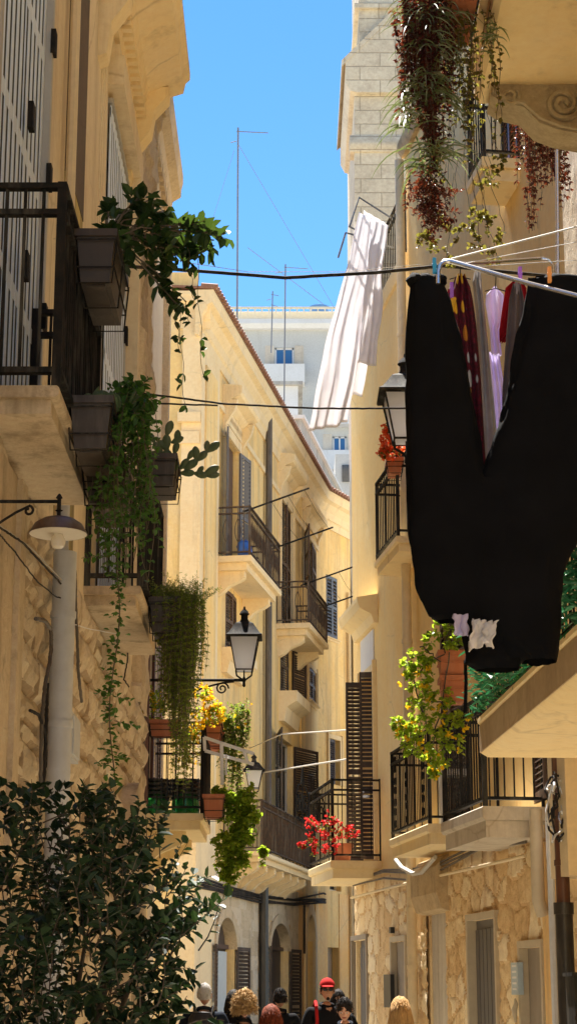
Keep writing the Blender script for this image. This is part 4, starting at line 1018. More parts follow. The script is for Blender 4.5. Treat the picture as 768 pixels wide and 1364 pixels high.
# planter with a broad leaved climber on the near balcony rail
random.seed(5)
t = plant('leafy_planter', (-1.0, 9.3, 5.2), 'dark trough on the near left rail with broad leaves reaching over the sky')
trough(t, -1.10, -.90, 8.95, 9.65, 5.17, 5.44)
sm = MB(); lm = MB(); c0 = Vector((-.98, 9.35, 5.44))
for px, py in ((160, 290), (185, 270), (200, 265), (215, 300), (240, 310), (262, 300), (285, 320), (230, 340), (205, 330), (180, 330), (165, 350), (195, 300), (250, 325), (270, 330), (210, 370), (235, 405), (248, 402), (285, 310), (220, 280), (150, 315), (175, 300), (238, 330), (225, 318), (292, 305), (298, 312), (255, 345), (190, 258), (145, 275), (276, 300)):
    q = at(px, py, 9.3 + random.uniform(-.25, .35)); mid = c0.lerp(q, .5) + Vector((0, 0, .10))
    o = c0 + Vector((0, random.uniform(-.3, .2), 0))
    sm.tube([o, o.lerp(mid, .6) + Zv * .05, mid, q], .0045, 4)
    sprig(lm, sm, mid.lerp(q, .3), q - mid, (q - mid).length * .8, 11, .092, .050, droop=.2, r=.003, jit=.35)
    sprig(lm, sm, mid.lerp(q, .3), q - mid + rv() * .1, (q - mid).length * .7, 7, .075, .04, droop=.3, r=.003, jit=.5)
for px, py, yb in ((232, 400, 470), (238, 400, 540), (250, 330, 400), (245, 400, 430), (262, 340, 500)):
    a = at(px, py, 9.35); b = at(px + 8, yb, 9.35); k = 10; pts = [a.lerp(b, i / k) + Vector((.008 * sin(i * 1.3), 0, 0)) for i in range(k + 1)]
    sm.tube(pts, .0022, 4)
    for i in (4, 7, 8, 10):
        for q in range(2): lm.leaf(pts[i], rv() + Vector((0, 0, -.2)), Zv + rv(), .05, .028)
sm.build('stems', 'bark', t); lm.build('foliage', 'leaf_dark', t)

# cactus troughs below it and the ivy curtain
random.seed(6)
t = plant('cactus_planter', (-1.0, 9.3, 4.3), 'brown trough under the near left balcony edge holding round cacti and a trailing ivy curtain')
trough(t, -1.11, -.90, 8.98, 9.55, 4.28, 4.54)
for px, r in ((118, .042), (136, .055), (150, .045)):
    c = at(px, 538, 9.1 + random.uniform(0, .1)); m = MB().ell(c, r, r, r * 1.25, 16, 10)
    for j in range(16):
        a = 2 * pi * j / 16; m.tube([c + Vector((r * 1.01 * sin(b) * cos(a), r * 1.01 * sin(b) * sin(a), r * 1.27 * cos(b))) for b in (.2, .6, 1.1, 1.6, 2.2)], .004, 3)
    m.build('round_cactus', 'cactus', t)
m = MB()
for px, py, ex, ey in ((165, 545, 172, 505), (170, 545, 184, 510), (172, 548, 190, 522), (158, 545, 160, 508), (176, 552, 196, 535), (120, 545, 132, 515), (150, 545, 148, 520)):
    a = at(px, py, 9.25); b = at(ex, ey, 9.2); n = 6; m.tube([a.lerp(b, i / n) for i in range(n + 1)], [.010, .016, .019, .019, .017, .012, .003], 8)
m.build('cactus_columns', 'cactus', t)
sm = MB(); lm = MB()
for i in range(58):
    q = at(random.uniform(138, 203), random.uniform(530, 560), 9.4 + random.uniform(-.3, .3)); L = random.uniform(.25, .95) if random.random() < .7 else random.uniform(.7, 1.05)
    hang(lm, sm, q, L, int(L * 46), .038, .030, sway=.16, r=.0018)
for i in range(40):
    q = at(random.uniform(150, 195), random.uniform(525, 560), 9.3 + random.uniform(-.2, .2)); sprig(lm, sm, q, rv() + Vector((.4, 0, .1)), .12, 8, .045, .035, droop=.6, r=.002)
q = at(155, 760, 9.4); pts = []
b = at(150, 1040, 9.4)
for i in range(30):
    t_ = i / 29; pts.append(q.lerp(b, t_) + Vector((.02 * sin(t_ * 7), .02 * cos(t_ * 5), 0)))
sm.tube([at(165, 640, 9.4)] + pts, .0035, 5)
for i in range(230):
    p = random.choice(pts); v = rv(); v.z *= .4; dens = .3 + .7 * noise.noise(p * 4)
    p = p + Vector((random.gauss(0, .022), random.gauss(0, .03), random.gauss(0, .02))); lm.leaf(p, v, Zv + rv() * .5, .034, .024)
for (px, py) in ((128, 925), (175, 935), (132, 1022), (172, 1012), (185, 968), (110, 745)):
    o = at(152, py - 8, 9.4) if py > 800 else at(140, 740, 9.4); e_ = at(px, py, 9.4); sprig(lm, sm, o, e_ - o, (e_ - o).length, 9, .032, .022, droop=0, r=.002, jit=.1)
sm.build('stems', 'bark', t); lm.build('foliage', 'leaf_vine', t)
t = plant('lower_trough', (-1.0, 9.95, 4.2), 'second brown trough just behind the cactus trough, set a little lower, no flowers')
trough(t, -1.10, -.89, 9.62, 10.2, 4.16, 4.42)
lm = MB(); sm = MB(); random.seed(8)
for i in range(14): sprig(lm, sm, (-1.0 + random.uniform(-.06, .06), random.uniform(9.7, 10.1), 4.42), rv() + Zv, .14, 8, .035, .025, r=.002)
sm.build('stems', 'bark', t); lm.build('foliage', 'leaf_vine', t)

# prickly pear
random.seed(9)
t = plant('prickly_pear_planter', (-.95, 13.7, 5.2), 'brown trough with a prickly pear cactus on the rail of the second left balcony')
q = at(229, 650, 13.6)
trough(t, -1.06, -.85, 13.45, 13.95, 5.32, 5.55)
m = MB()
def pad(c, d, L):
    d = d.normalized(); s_ = d.cross(Vector((0, 1, 0))).normalized(); f_ = d.cross(s_); vs = []; k = 10
    prof = [(0, .12), (.12, .24), (.35, .40), (.6, .46), (.82, .36), (.95, .18), (1, .03)]
    for t_, r_ in prof:
        for j in range(k): a = 2 * pi * j / k; vs.append(c + d * (L * t_) + s_ * (r_ * L * cos(a)) * .58 + f_ * (r_ * L * sin(a) * .22))
    m.add(vs, [(i * k + j, i * k + (j + 1) % k, (i + 1) * k + (j + 1) % k, (i + 1) * k + j) for i in range(6) for j in range(k)]); return c + d * L * .95
def chain(pts, L):
    P_ = [at(x, y, 13.6) for x, y in pts]
    for a, b in zip(P_[:-1], P_[1:]): pad(a, b - a, (b - a).length * 1.1)
chain([(222, 625), (216, 605), (206, 590), (200, 578)], .1); chain([(225, 625), (222, 600), (222, 580), (228, 562)], .1); chain([(232, 620), (232, 605), (236, 590), (237, 574)], .1)
chain([(216, 605), (201, 604)], .1); chain([(240, 625), (250, 612), (258, 600)], .1); chain([(245, 625), (262, 614), (275, 602), (291, 590)], .1); chain([(262, 614), (260, 596)], .1); chain([(275, 602), (276, 588)], .1)
chain([(240, 630), (258, 630), (275, 634), (291, 632)], .1); chain([(262, 632), (270, 622)], .1); chain([(272, 632), (290, 622)], .1); chain([(225, 600), (212, 588)], .1); chain([(228, 590), (243, 583)], .1)
m.build('pads', 'pear_pad', t)
for px in (212, 222, 232):
    c = at(px, 618, 13.55); MB().ell(c, .035, .035, .06, 12, 8, .1, px).build('round_cactus', 'cactus', t)

# rosemary cascade
random.seed(10)
t = plant('rosemary_planter', (-.96, 14.3, 4.4), 'brown trough with a dense olive green cascade hanging below the second left balcony')
trough(t, -1.07, -.84, 14.0, 14.6, 4.30, 4.56)
sm = MB(); lm = MB()
for i in range(330):
    px = random.gauss(241, 14); px = min(max(px, 212), 270)
    q = Vector((at(px, 800, 14.2).x, 14.2 + random.uniform(-.25, .35), 4.52 + random.uniform(0, .1)))
    L = random.uniform(.5, 1.05) if abs(px - 240) < 22 else random.uniform(.25, .6)
    if abs(px - 243) < 8 and random.random() < .35: L = random.uniform(1.1, 1.55)
    hang(lm, sm, q, L, int(L * 95), .030, .009, sway=.07, r=.0016)
for i in range(170):
    q = Vector((at(random.uniform(205, 265), 800, 14.2).x, 14.2 + random.uniform(-.2, .3), 4.55)); sprig(lm, sm, q, rv() * .6 + Zv * .9, random.uniform(.12, .26), 22, .026, .006, droop=.5, r=.0016)
sm.build('stems', 'bark', t); lm.build('foliage', 'leaf_rosemary', t)

# flower troughs on the third left balcony
def bloom(mb, c, r, n=5):
    for i in range(n):
        v = rv(); v.y -= .3; mb.leaf(c, v, rv(), r, r * .8, .1, -.1)
def flowering(name, loc, label, boxes, ptk, leafmat, petal, group=None, nlf=70, nfl=12, potfn=None, seed=1, ll=.05, lw=.035, fr_=.03, hanging=0, Lh=.5):
    random.seed(seed); t = plant(name, loc, label, group)
    if potfn: potfn(t)
    sm = MB(); lm = MB(); fm = MB()
    for (px, py, d, rad) in boxes:
        c = at(px, py, d)
        for i in range(max(3, nlf // 8)):
            sprig(lm, sm, c + rv() * rad * .5, rv() + Zv * .3, rad * random.uniform(.5, 1.0), 8, ll, lw, droop=.5, r=.0025)
        for i in range(nfl): bloom(fm, c + rv() * rad * random.uniform(.6, 1.05), fr_)
        for i in range(hanging): hang(lm, sm, c + rv() * rad * .5, Lh * random.uniform(.5, 1), int(Lh * 45), ll, lw, .12, .0022)
    sm.build('stems', 'bark', t); lm.build('foliage', leafmat, t)
    if petal and fm.v: fm.build('flowers', petal, t)
    return t
flowering('flowering_planter', (-1.5, 23.45, 4.8), 'terracotta trough of yellow flowers at the wall end of the green jar balcony rail', [(196, 935, 23.4, .12), (205, 925, 23.4, .12), (215, 940, 23.4, .12), (190, 955, 23.4, .1), (212, 960, 23.4, .1)], 0, 'leaf_lime', 'petal_yellow', 'yellow flower troughs on the left balcony', 50, 9, lambda t: trough(t, -1.75, -1.38, 23.3, 23.48, 4.76, 4.95, 'terracotta'), 21, hanging=2, Lh=.35)
flowering('flowering_planter', (-1.0, 23.6, 4.8), 'terracotta trough crowded with bright yellow flowers at the outer corner of the left balcony rail', [(270, 925, 23.4, .14), (280, 940, 23.4, .14), (285, 955, 23.4, .14), (268, 955, 23.4, .12), (290, 945, 23.4, .1), (262, 975, 23.4, .12)], 0, 'leaf_lime', 'petal_yellow', 'yellow flower troughs on the left balcony', 40, 22, lambda t: trough(t, -1.06, -.86, 23.6, 24.2, 4.76, 4.98, 'terracotta'), 22, fr_=.038)
flowering('trailing_planter', (-.95, 24.6, 4.6), 'loose grey green trailing plant beside the yellow flowers below the street lamp', [(310, 955, 24.6, .2), (318, 975, 24.6, .2), (305, 990, 24.6, .2), (322, 945, 24.6, .15), (300, 960, 24.6, .16), (312, 1010, 24.6, .16)], 0, 'leaf_rosemary', 'petal_yellow', None, 110, 4, lambda t: trough(t, -1.06, -.86, 24.5, 25.1, 4.76, 4.96, 'terracotta'), 23, .05, .025, hanging=12, Lh=.7)
flowering('pale_flower_pot', (-1.3, 24.5, 3.8), 'terracotta pot of pale cream and yellow blossom behind the railing of the left balcony', [(245, 985, 24.4, .16), (258, 1000, 24.4, .16), (250, 1015, 24.4, .14), (262, 975, 24.4, .14)], 0, 'leaf_olive', 'petal_yellow', None, 60, 8, lambda t: pot(t, (-1.32, 24.5, 3.802), .2, .5), 24)
flowering('lime_geranium_planter', (-.92, 23.4, 3.6), 'tilted terracotta trough hooked on the balcony corner with lime green leaves spilling down', [(300, 1062, 23.3, .17), (318, 1070, 23.3, .17), (330, 1060, 23.3, .12), (290, 1060, 23.3, .12), (322, 1100, 23.3, .16), (328, 1118, 23.3, .14), (310, 1130, 23.3, .18), (320, 1145, 23.3, .16), (300, 1150, 23.3, .16), (306, 1165, 23.3, .12), (335, 1085, 23.3, .1), (350, 1135, 23.3, .04), (308, 1085, 23.3, .16), (316, 1115, 23.3, .18), (298, 1120, 23.2, .14), (325, 1080, 23.3, .14)], 0, 'leaf_lime', None, None, 170, 0, lambda t: trough(t, -1.05, -.80, 23.0, 23.45, 3.72, 3.98, 'terracotta'), 25, .06, .05, hanging=2, Lh=.35)
# right side plants
flowering('red_geranium', (.35, 26.4, 3.4), 'pink red geranium in a terracotta pot on the far right corner balcony', [(415, 1098, 26.0, .12), (412, 1120, 26.0, .12), (428, 1105, 26.0, .14), (440, 1090, 26.0, .14), (455, 1105, 26.0, .16), (468, 1110, 26.0, .1), (440, 1125, 26.0, .14), (425, 1130, 26.0, .12), (402, 1125, 26.0, .05)], 0, 'leaf_olive', 'petal_red', None, 22, 15, lambda t: pot(t, (at(455, 1140, 26.5).x, 26.6, 3.402), .16, .26), 26, fr_=.042, ll=.05, lw=.03)
flowering('red_blossom_planter', (1.2, 23.0, 8.2), 'orange red blossom spray on the rail of the upper right balcony below the big lantern', [(520, 575, 22.6, .12), (517, 590, 22.6, .13), (525, 600, 22.6, .12), (512, 603, 22.6, .08), (522, 565, 22.6, .06)], 0, 'leaf_olive', 'petal_orange', None, 10, 34, lambda t: trough(t, 1.26, 1.46, 22.75, 23.1, 8.06, 8.24, 'terracotta'), 27, fr_=.045)
random.seed(30)
t = plant('lime_trailing_pots', (1.55, 17.7, 4.0), 'lime and yellow trailing plant in stacked terracotta troughs beside the black trousers')
a = at(601, 900, 17.7)
for k, (yt, yb) in enumerate(((872, 902), (905, 938))):
    z1, z0 = at(600, yt, 17.7).z, at(600, yb, 17.7).z; xa, xb = at(583 + 2 * k, 900, 17.7).x, at(617, 900, 17.7).x
    m = MB(); m.hexa([(xa + .02, 17.52, z0), (xb - .02, 17.52, z0), (xb - .02, 17.78, z0), (xa + .02, 17.78, z0), (xa, 17.5, z1), (xb, 17.5, z1), (xb, 17.8, z1), (xa, 17.8, z1)])
    m.box(xa - .015, xb + .015, 17.485, 17.815, z1 - .04, z1 + .01); m.box(xa - .005, xb + .005, 17.495, 17.805, (z0 + z1) / 2, (z0 + z1) / 2 + .012); m.build('trough', 'terracotta', t, smooth=False)
sm = MB(); lm = MB(); fm = MB()
for (px, py, rad) in ((600, 850, .16), (590, 835, .12), (612, 845, .12), (570, 850, .12), (550, 880, .14), (545, 905, .14), (555, 930, .18), (570, 950, .2), (590, 960, .18), (550, 975, .18), (575, 985, .2), (600, 985, .16), (610, 960, .12), (540, 975, .12), (560, 1000, .16), (580, 1010, .14), (585, 930, .14), (570, 905, .14), (565, 880, .12), (578, 1030, .07), (530, 965, .06)):
    c = at(px, py, 17.45)
    for i in range(9): sprig(lm, sm, c + rv() * rad * .5, rv() + Zv * .2 + Vector((0, -.2, 0)), rad * random.uniform(.5, .9), 8, .05, .04, droop=.6, r=.0025)
    if py > 900:
        for i in range(4): bloom(fm, c + rv() * rad * .8, .035)
for a, b in (((590, 870), (548, 900)), ((548, 900), (562, 950)), ((585, 880), (560, 860)), ((600, 870), (575, 1000)), ((562, 930), (600, 940)), ((560, 930), (580, 1035)), ((590, 870), (600, 830))):
    p, q = at(*a, 17.45), at(*b, 17.45); n = 8; sm.tube([p.lerp(q, i / n) + rv() * .018 for i in range(n + 1)], .007, 5)
sm.build('stems', 'bark_dark', t); lm.build('foliage', 'leaf_lime', t); fm.build('flowers', 'petal_yellow', t)

# hanging succulents from the top right balcony
random.seed(31)
t = plant('spider_plant_planter', (1.1, 11.3, 8.2), 'terracotta trough at the top edge with spider plant and dark red strands hanging down')
trough(t, at(588, 10, 11.4).x, at(635, 10, 11.4).x, 11.1, 11.8, at(600, 24, 11.4).z, at(600, -25, 11.4).z, 'terracotta')
rm = MB(); om = MB(); gm = MB(); sm = MB()
for i in range(75):
    px = random.gauss(572, 13); q = at(px, random.uniform(-40, 10), 11.4 + random.uniform(-.25, .25)); Lp = 290 + 20 * cos((px - 572) / 12)
    L = random.uniform(.35, 1.0) * Lp / 195; hang(rm, sm, q, L, int(L * 80), .038, .018, sway=.05, r=.002)
for i in range(30):
    q = at(random.gauss(545, 10), random.uniform(-30, 20), 11.4 + random.uniform(-.2, .2)); L = random.uniform(.4, 1.0); hang(rm, sm, q, L, int(L * 60), .04, .022, sway=.08, r=.002)
for px, py, n in ((575, 250, 30), (570, 270, 26), (580, 290, 20), (565, 235, 20), (585, 265, 16), (560, 262, 8)):
    for i in range(n): sprig(rm, sm, at(px + random.gauss(0, 7), py + random.gauss(0, 8), 11.4 + random.uniform(-.12, .12)), rv() - Zv * .6, .12, 7, .036, .016, r=.002)
for i in range(34):
    q = at(random.gauss(612, 20), random.uniform(-20, 40), 11.5 + random.uniform(-.3, .3)); L = random.uniform(.6, 1.3); hang(om, sm, q, L, int(L * 34), .036, .028, sway=.14, r=.0022)
for px, py in ((590, 300), (605, 310), (640, 325), (648, 290), (655, 235), (575, 325), (625, 300), (650, 300), (635, 285), (660, 345), (685, 310), (560, 318), (596, 342), (665, 215), (645, 245)):
    px = min(px, 672); q = at(px, py, 11.6); o = at(610 + (px - 610) * .5, py - 110, 11.6); n = 9; sm.tube([o.lerp(q, i / n) + rv() * .012 for i in range(n + 1)], .0022, 4)
    for j in range(4): sprig(om, sm, q + rv() * .03, rv() + Zv * .2, .07, 7, .034, .03, r=.002)
for px, py, n in ((565, 20, 60), (568, 60, 50), (565, 110, 60), (572, 130, 40), (578, 205, 44), (548, 160, 24), (650, 45, 22), (560, 215, 14)):
    c = at(px, py, 11.25)
    for i in range(n):
        v = rv(); v.z = abs(v.z) * .4; v.y -= .2; L = random.uniform(.16, .38) if px < 640 else random.uniform(.1, .18); pts = []; p = c + Vector((random.gauss(0, .05), 0, random.gauss(0, .05)))
        dd = v.normalized(); w_ = .006
        vs = []
        for k in range(7):
            s_ = dd.cross(Vector((.2, 1, .1))).normalized() * (w_ * (1 - (k / 6.3) ** 2)); vs += [p - s_, p + s_]; p = p + dd * (L / 6); dd = (dd - Zv * .33).normalized()
        gm.add(vs, [(2 * k, 2 * k + 1, 2 * k + 3, 2 * k + 2) for k in range(6)], random.random())
sm.build('stems', 'bark', t); rm.build('red_foliage', 'leaf_red', t); om.build('olive_foliage', 'leaf_olive', t); gm.build('spider_leaves', 'leaf_spider', t)
random.seed(32)
t = plant('red_trailing_plant', (1.9, 13.2, 7.0), 'rust red trailing plant curtain hanging behind the carved scroll bracket')
MB().lathe((1.98, 13.2, 8.15), [(.1, 0), (.15, .02), (.19, .24), (.21, .24), (.21, .28), (.18, .28)], 16).build('pot', 'terracotta', t)
rm = MB(); sm = MB()
for i in range(80):
    px = random.choice([random.gauss(706, 9), random.gauss(740, 9), random.gauss(722, 14)]); q = at(px, random.uniform(140, 170), 13.2 + random.uniform(-.25, .25)); L = random.uniform(.3, .85) * (1 if abs(px - 722) > 8 else .7)
    hang(rm, sm, q, L, int(L * 72), .036, .02, sway=.06, r=.002)
for i in range(8): hang(rm, sm, at(random.uniform(695, 715), 250, 13.1), random.uniform(.3, .45), 14, .036, .02, r=.002)
sm.build('stems', 'bark', t); rm.build('foliage', 'leaf_red', t)
# artificial hedge and ivy on the low right balcony
random.seed(33)
lm = MB()
for i in range(5200):
    a = random.uniform(.0, 8.45); z = random.uniform(3.56, 4.62); n = random.gauss(.02, .045)
    p = NB.P(a, n - .02, z); lm.leaf(p, NB.n + rv() * .9 + Zv * .3, Zv + rv() * .3, random.uniform(.05, .1), random.uniform(.018, .04))
top(lm, 'screening_hedge', 'leaf_hedge', 'artificial green leaf screening tied along the low right balcony railing', 'hedge')

# ---------------------------------------------------------------- lamps
def lantern(root, c, H, W, open_=0):
    'tapered four sided street lantern, c = bottom centre of the glass'
    r0, r1 = W * .30, W * .52; k = 4
    def ring(r, z): return [(c.x + r * a, c.y + r * b, c.z + z) for a, b in ((-1, -1), (1, -1), (1, 1), (-1, 1))]
    hg = H * .50
    m = MB(); m.add(ring(r0 * .95, 0) + ring(r1 * .95, hg), [(0, 1, 5, 4), (1, 2, 6, 5), (2, 3, 7, 6), (3, 0, 4, 7), (3, 2, 1, 0)]); m.build('glass', 'opal_glass', root, smooth=False)
    m = MB()
    A, B_ = ring(r0, 0), ring(r1, hg)
    for a, b in zip(A, B_): m.tube([a, b], W * .03, 4)
    for R_ in (A, B_): m.tube(R_ + [R_[0]], W * .03, 4)
    m.lathe(c, [(r1 * 1.75, hg), (r1 * 1.80, hg + H * .02), (r1 * 1.55, hg + H * .05), (r1 * .95, hg + H * .20), (r1 * .85, hg + H * .22), (r1 * .5, hg + H * .25)], sq=4)
    m.lathe(c, [(W * .2, hg + H * .24), (W * .13, hg + H * .30), (W * .13, hg + H * .36), (W * .19, hg + H * .38), (W * .14, hg + H * .42), (W * .05, hg + H * .46), (W * .03, hg + H * .5)], 14)
    for a in (-1, 1): m.tube([(c.x + a * r0, c.y, c.z), (c.x + a * r0 * .9, c.y, c.z - H * .08), (c.x, c.y, c.z - H * .16)], W * .035, 5)
    m.lathe(c, [(W * .02, -H * .26), (W * .06, -H * .24), (W * .05, -H * .18), (W * .09, -H * .15), (W * .03, -H * .10), (W * .03, 0)], 10)
    m.build('lantern_frame', 'iron', root)
def arm(root, a, b, h, th=.018, flip=1):
    'bracket arm from wall point a to end b with scroll under it'
    m = MB(); m.tube([a, b], th, 6); d = (b - a).normalized(); L = (b - a).length
    pts = []
    for i in range(15): t_ = i / 14; pts.append(a + d * (L * (.15 + .75 * t_)) - Zv * (h * (1 - t_) ** 1.6 * 1.0 + .02))
    m.tube([a - Zv * h] + pts, th * .7, 5)
    c = a + d * L * .78 - Zv * (h * .32); m.tube([c + d * (h * .25 * (1 - i / 26) * cos(i * .5)) + Zv * (h * .25 * (1 - i / 26) * sin(i * .5)) for i in range(22)], th * .6, 5)
    m.obox(a + Zv * (-h * .5), d * .012, d.cross(Zv) * .03, Zv * (h * .7))
    m.build('bracket_arm', 'iron', root)
g_ = 'wall lanterns on iron arms'
c = at(325, 893, 24.2); t = thing('wall_lantern', (-1.9, 24.2, c.z), 'black lantern with white glass on a long arm above the left balcony flowers', 'street lamp', g_)
lantern(t, c, .86, .36); e = at(325, 906, 24.2); arm(t, Vector((-1.9, 24.2, e.z)), Vector((e.x, 24.2, e.z)), .35, .02)
c = at(338, 1050, 38.6); t = thing('wall_lantern', (c.x, 38.6, c.z), 'small distant grey lantern on the yellow building beside the lime geranium', 'street lamp', g_)
lantern(t, c, .72, .34); w_ = B1.P(.95, 0, 0); arm(t, Vector((w_.x, 38.6, c.z - .18)), Vector((c.x, 38.6, c.z - .18)), .3, .02)
c = at(541, 588, 19.2); t = thing('wall_lantern', (c.x, 19.2, c.z), 'large lantern half hidden behind the left trouser leg, red blossom under it', 'street lamp', g_)
lantern(t, c, 1.0, .46); w_ = R.P(Rs(19.2), 0, 0); arm(t, Vector((w_.x, 19.2, c.z - .24)), Vector((c.x, 19.2, c.z - .24)), .4, .022)
# enamel lamp
c = at(78, 705, 7.9); t = thing('enamel_lamp', (c.x, 7.9, c.z), 'enamelled dish lamp with a bare bulb on a scrolled iron arm, left wall', 'lamp')
k = 1 / 310.0 / .965
m = MB().lathe(c, [(.128, -.02), (.13, -.022), (.105, .022), (.07, .045), (.03, .056), (.012, .06)], 28); m.build('shade', 'enamel_out', t)
MB().lathe(c, [(.126, -.0225), (.10, .014), (.068, .037), (.028, .048), (.004, .05)], 28).build('shade_lining', 'enamel_in', t)
MB().lathe(c, [(.026, -.02), (.026, .045)], 14).build('socket', 'enamel_out', t)
MB().lathe(c, [(.012, -.088), (.026, -.08), (.033, -.06), (.03, -.042), (.02, -.02), (.02, 0)], 16).build('bulb', 'bulb_glass', t)
m = MB(); za = at(78, 668, 7.9).z
m.tube([(-1.5, 7.9, za), (c.x, 7.9, za)], .008, 6); m.lathe((c.x, 7.9, c.z), [(.009, .05), (.009, .08), (.018, .085), (.009, .09), (.009, za - c.z + .012), (.016, za - c.z + .016), (.004, za - c.z + .035)], 10)
pts = [Vector((-1.49, 7.9, za - .20)), Vector((-1.34, 7.9, za - .15)), Vector((-1.26, 7.9, za - .09)), Vector((-1.20, 7.9, za - .05)), Vector((-1.14, 7.9, za - .02))]
sc_ = Vector((-1.145, 7.9, za - .042)); pts += [sc_ + Vector((.024 * (1 - i / 18) * cos(1.5 - i * .5), 0, .024 * (1 - i / 18) * sin(1.5 - i * .5))) for i in range(14)]
m.tube(pts, .006, 6); m.build('bracket_arm', 'iron', t)

# ---------------------------------------------------------------- laundry
def sheet(name, mat, label, cat, P00, P10, P01, P11, nu=40, nv=50, amp=.03, folds=7, seed=0, bow=0, thick=.004, group=None, gather=1.0):
    'hanging cloth between two top points and two bottom points, folds run down it'
    m = MB(); nrm = (P10 - P00).cross(P01 - P00); nrm = nrm.normalized()
    for i in range(nv + 1):
        v = i / nv
        for j in range(nu + 1):
            u = j / nu; a = P00.lerp(P10, u); b = P01.lerp(P11, u); p = a.lerp(b, v)
            ph = u * folds * 2 * pi + 1.2 * noise.noise(Vector((u * 3, v * 1.2, seed)))
            f = amp * (2.6 * noise.noise(Vector((u * folds * 1.15 + .9 * v, v * 1.5, seed))) + 1.2 * noise.noise(Vector((u * folds * 2.6 - 1.1 * v, v * 2.2, seed + 3))) + .35 * sin(ph)) * (.5 + .8 * v * gather) + .6 * amp * noise.noise(Vector((u * 4, v * 3, seed + 5)))
            p = p + nrm * f + nrm * (bow * sin(pi * v)); p = p + (P10 - P00).normalized() * (min(.09, (P11 - P01).length * .25) * (noise.noise(Vector((v * 2.1, u * .9, seed + 2))) + .5 * noise.noise(Vector((v * 4.5, u * 2.2, seed)))) * min(1, v * 4)); p = p + (P10 - P00).normalized() * (.25 * amp * cos(ph) + .3 * amp * noise.noise(Vector((v * 4, u * 2, seed))))
            p.z += amp * (1.2 * noise.noise(Vector((u * folds * .9, 2.0, seed))) * v * v) - amp * .5 * (1 - v) ** 6 * (1 - abs(cos(u * pi * folds)))
            m.v.append(tuple(p))
    W_ = nu + 1
    for i in range(nv):
        for j in range(nu): m.f.append((i * W_ + j, i * W_ + j + 1, (i + 1) * W_ + j + 1, (i + 1) * W_ + j)); m.t.append(.5)
    o = m.build(name, mat, None, ang=180); tag(o, label, cat, group)
    if thick:
        md = o.modifiers.new('solid', 'SOLIDIFY'); md.thickness = thick
    return o
gS = 'white sheets drying from the far right roof'
sheet('hanging_sheet', 'cloth_white', 'long white sheet blown to a point over the street, the one in front', 'sheet', at(478, 282, 23.6), at(503, 298, 23.4), at(408, 572, 23.4), at(462, 562, 23.2), 60, 60, .020, 3.2, 1, group=gS)
sheet('hanging_sheet', 'cloth_white', 'white sheet hanging in the middle with its hem folded back', 'sheet', at(484, 280, 23.9), at(512, 296, 23.7), at(440, 520, 23.8), at(482, 530, 23.6), 40, 50, .020, 3, 3, group=gS)
sheet('hanging_sheet', 'cloth_white', 'shortest white sheet, nearest to the yellow wall and its roof railing', 'sheet', at(498, 290, 23.3), at(517, 300, 23.1), at(474, 482, 23.3), at(500, 488, 23.1), 36, 44, .018, 2.6, 5, group=gS)
m = MB()
a = [at(465, 302, 23.6), at(478, 263, 23.7), at(520, 290, 23.8)]; m.tube(a, .014, 6); m.tube([at(450, 343, 23.7), at(460, 310, 23.8), at(468, 312, 23.8), at(523, 330, 24.1)], .014, 6)
m.tube([at(465, 302, 23.6), at(515, 325, 24.0)], .014, 6)
top(m, 'drying_rack', 'antenna', 'thin metal drying frame above the white sheets against the sky', 'drying rack')

D_ = 6.2
t = thing('black_trousers', at(650, 380, D_), 'big black trousers hung upside down by the ankles, legs spread in a V', 'trousers')
def legtube(profile, depth, seed, open_top=True):
    'profile rows: (py, px_left, px_right)'
    m = MB(); k = 36; n = len(profile); rows = []
    P_ = []
    for i in range((n - 1) * 8 + 1):
        j = min(n - 2, i // 8); f = i / 8 - j; P_.append(tuple(profile[j][q] + (profile[j + 1][q] - profile[j][q]) * f for q in range(3)))
    for i, (py, xa, xb) in enumerate(P_):
        A, B_ = at(xa, py, D_), at(xb, py, D_); c = (A + B_) / 2; hw = (B_.x - A.x) / 2
        for j in range(k):
            an = 2 * pi * j / k; wr = 1 + .07 * noise.noise(Vector((cos(an) * 2, sin(an) * 2, py * .012 + seed))) + .05 * sin(an * 7 + seed + py * .01) * (.4 + abs(noise.noise(Vector((an, py * .01, seed)))) * 1.4) + .06 * noise.noise(Vector((cos(an) * 5, sin(an) * 5, py * .03 + seed)))
            dz = .006 * noise.noise(Vector((cos(an) * 3, sin(an) * 3, seed + py * .03)))
            m.v.append((c.x + hw * wr * cos(an), c.y + depth * (.6 + .4 * min(1, i / 20)) * wr * sin(an), c.z + dz))
    R_ = len(P_)
    for i in range(R_ - 1):
        for j in range(k): m.f.append((i * k + j, i * k + (j + 1) % k, (i + 1) * k + (j + 1) % k, (i + 1) * k + j)); m.t.append(.5)
    return m
m1 = legtube([(372, 547, 588), (400, 544, 600), (450, 542, 613), (520, 541, 627), (630, 540, 645), (700, 543, 690), (760, 549, 700), (800, 560, 700), (822, 570, 662), (828, 582, 650)], .055, 1)
m1.build('trouser_leg', 'cloth_black', t, ang=80)
m2 = legtube([(372, 702, 790), (420, 697, 800), (480, 684, 806), (560, 664, 800), (632, 641, 790), (700, 630, 772), (760, 630, 748), (820, 622, 745), (846, 640, 738), (868, 655, 743), (880, 668, 741)], .065, 7)
m2.build('trouser_leg', 'cloth_black', t, ang=80)
m3 = legtube([(640, 600, 745), (700, 590, 752), (800, 600, 745), (850, 640, 744), (878, 690, 741), (882, 695, 740)], .075, 12); m3.build('seat', 'cloth_black', t, ang=80)
m4 = legtube([(760, 624, 700), (850, 615, 694), (872, 618, 695), (884, 616, 692), (893, 632, 690)], .05, 20); m4.build('waistband', 'cloth_black', t, ang=80)
m = MB()
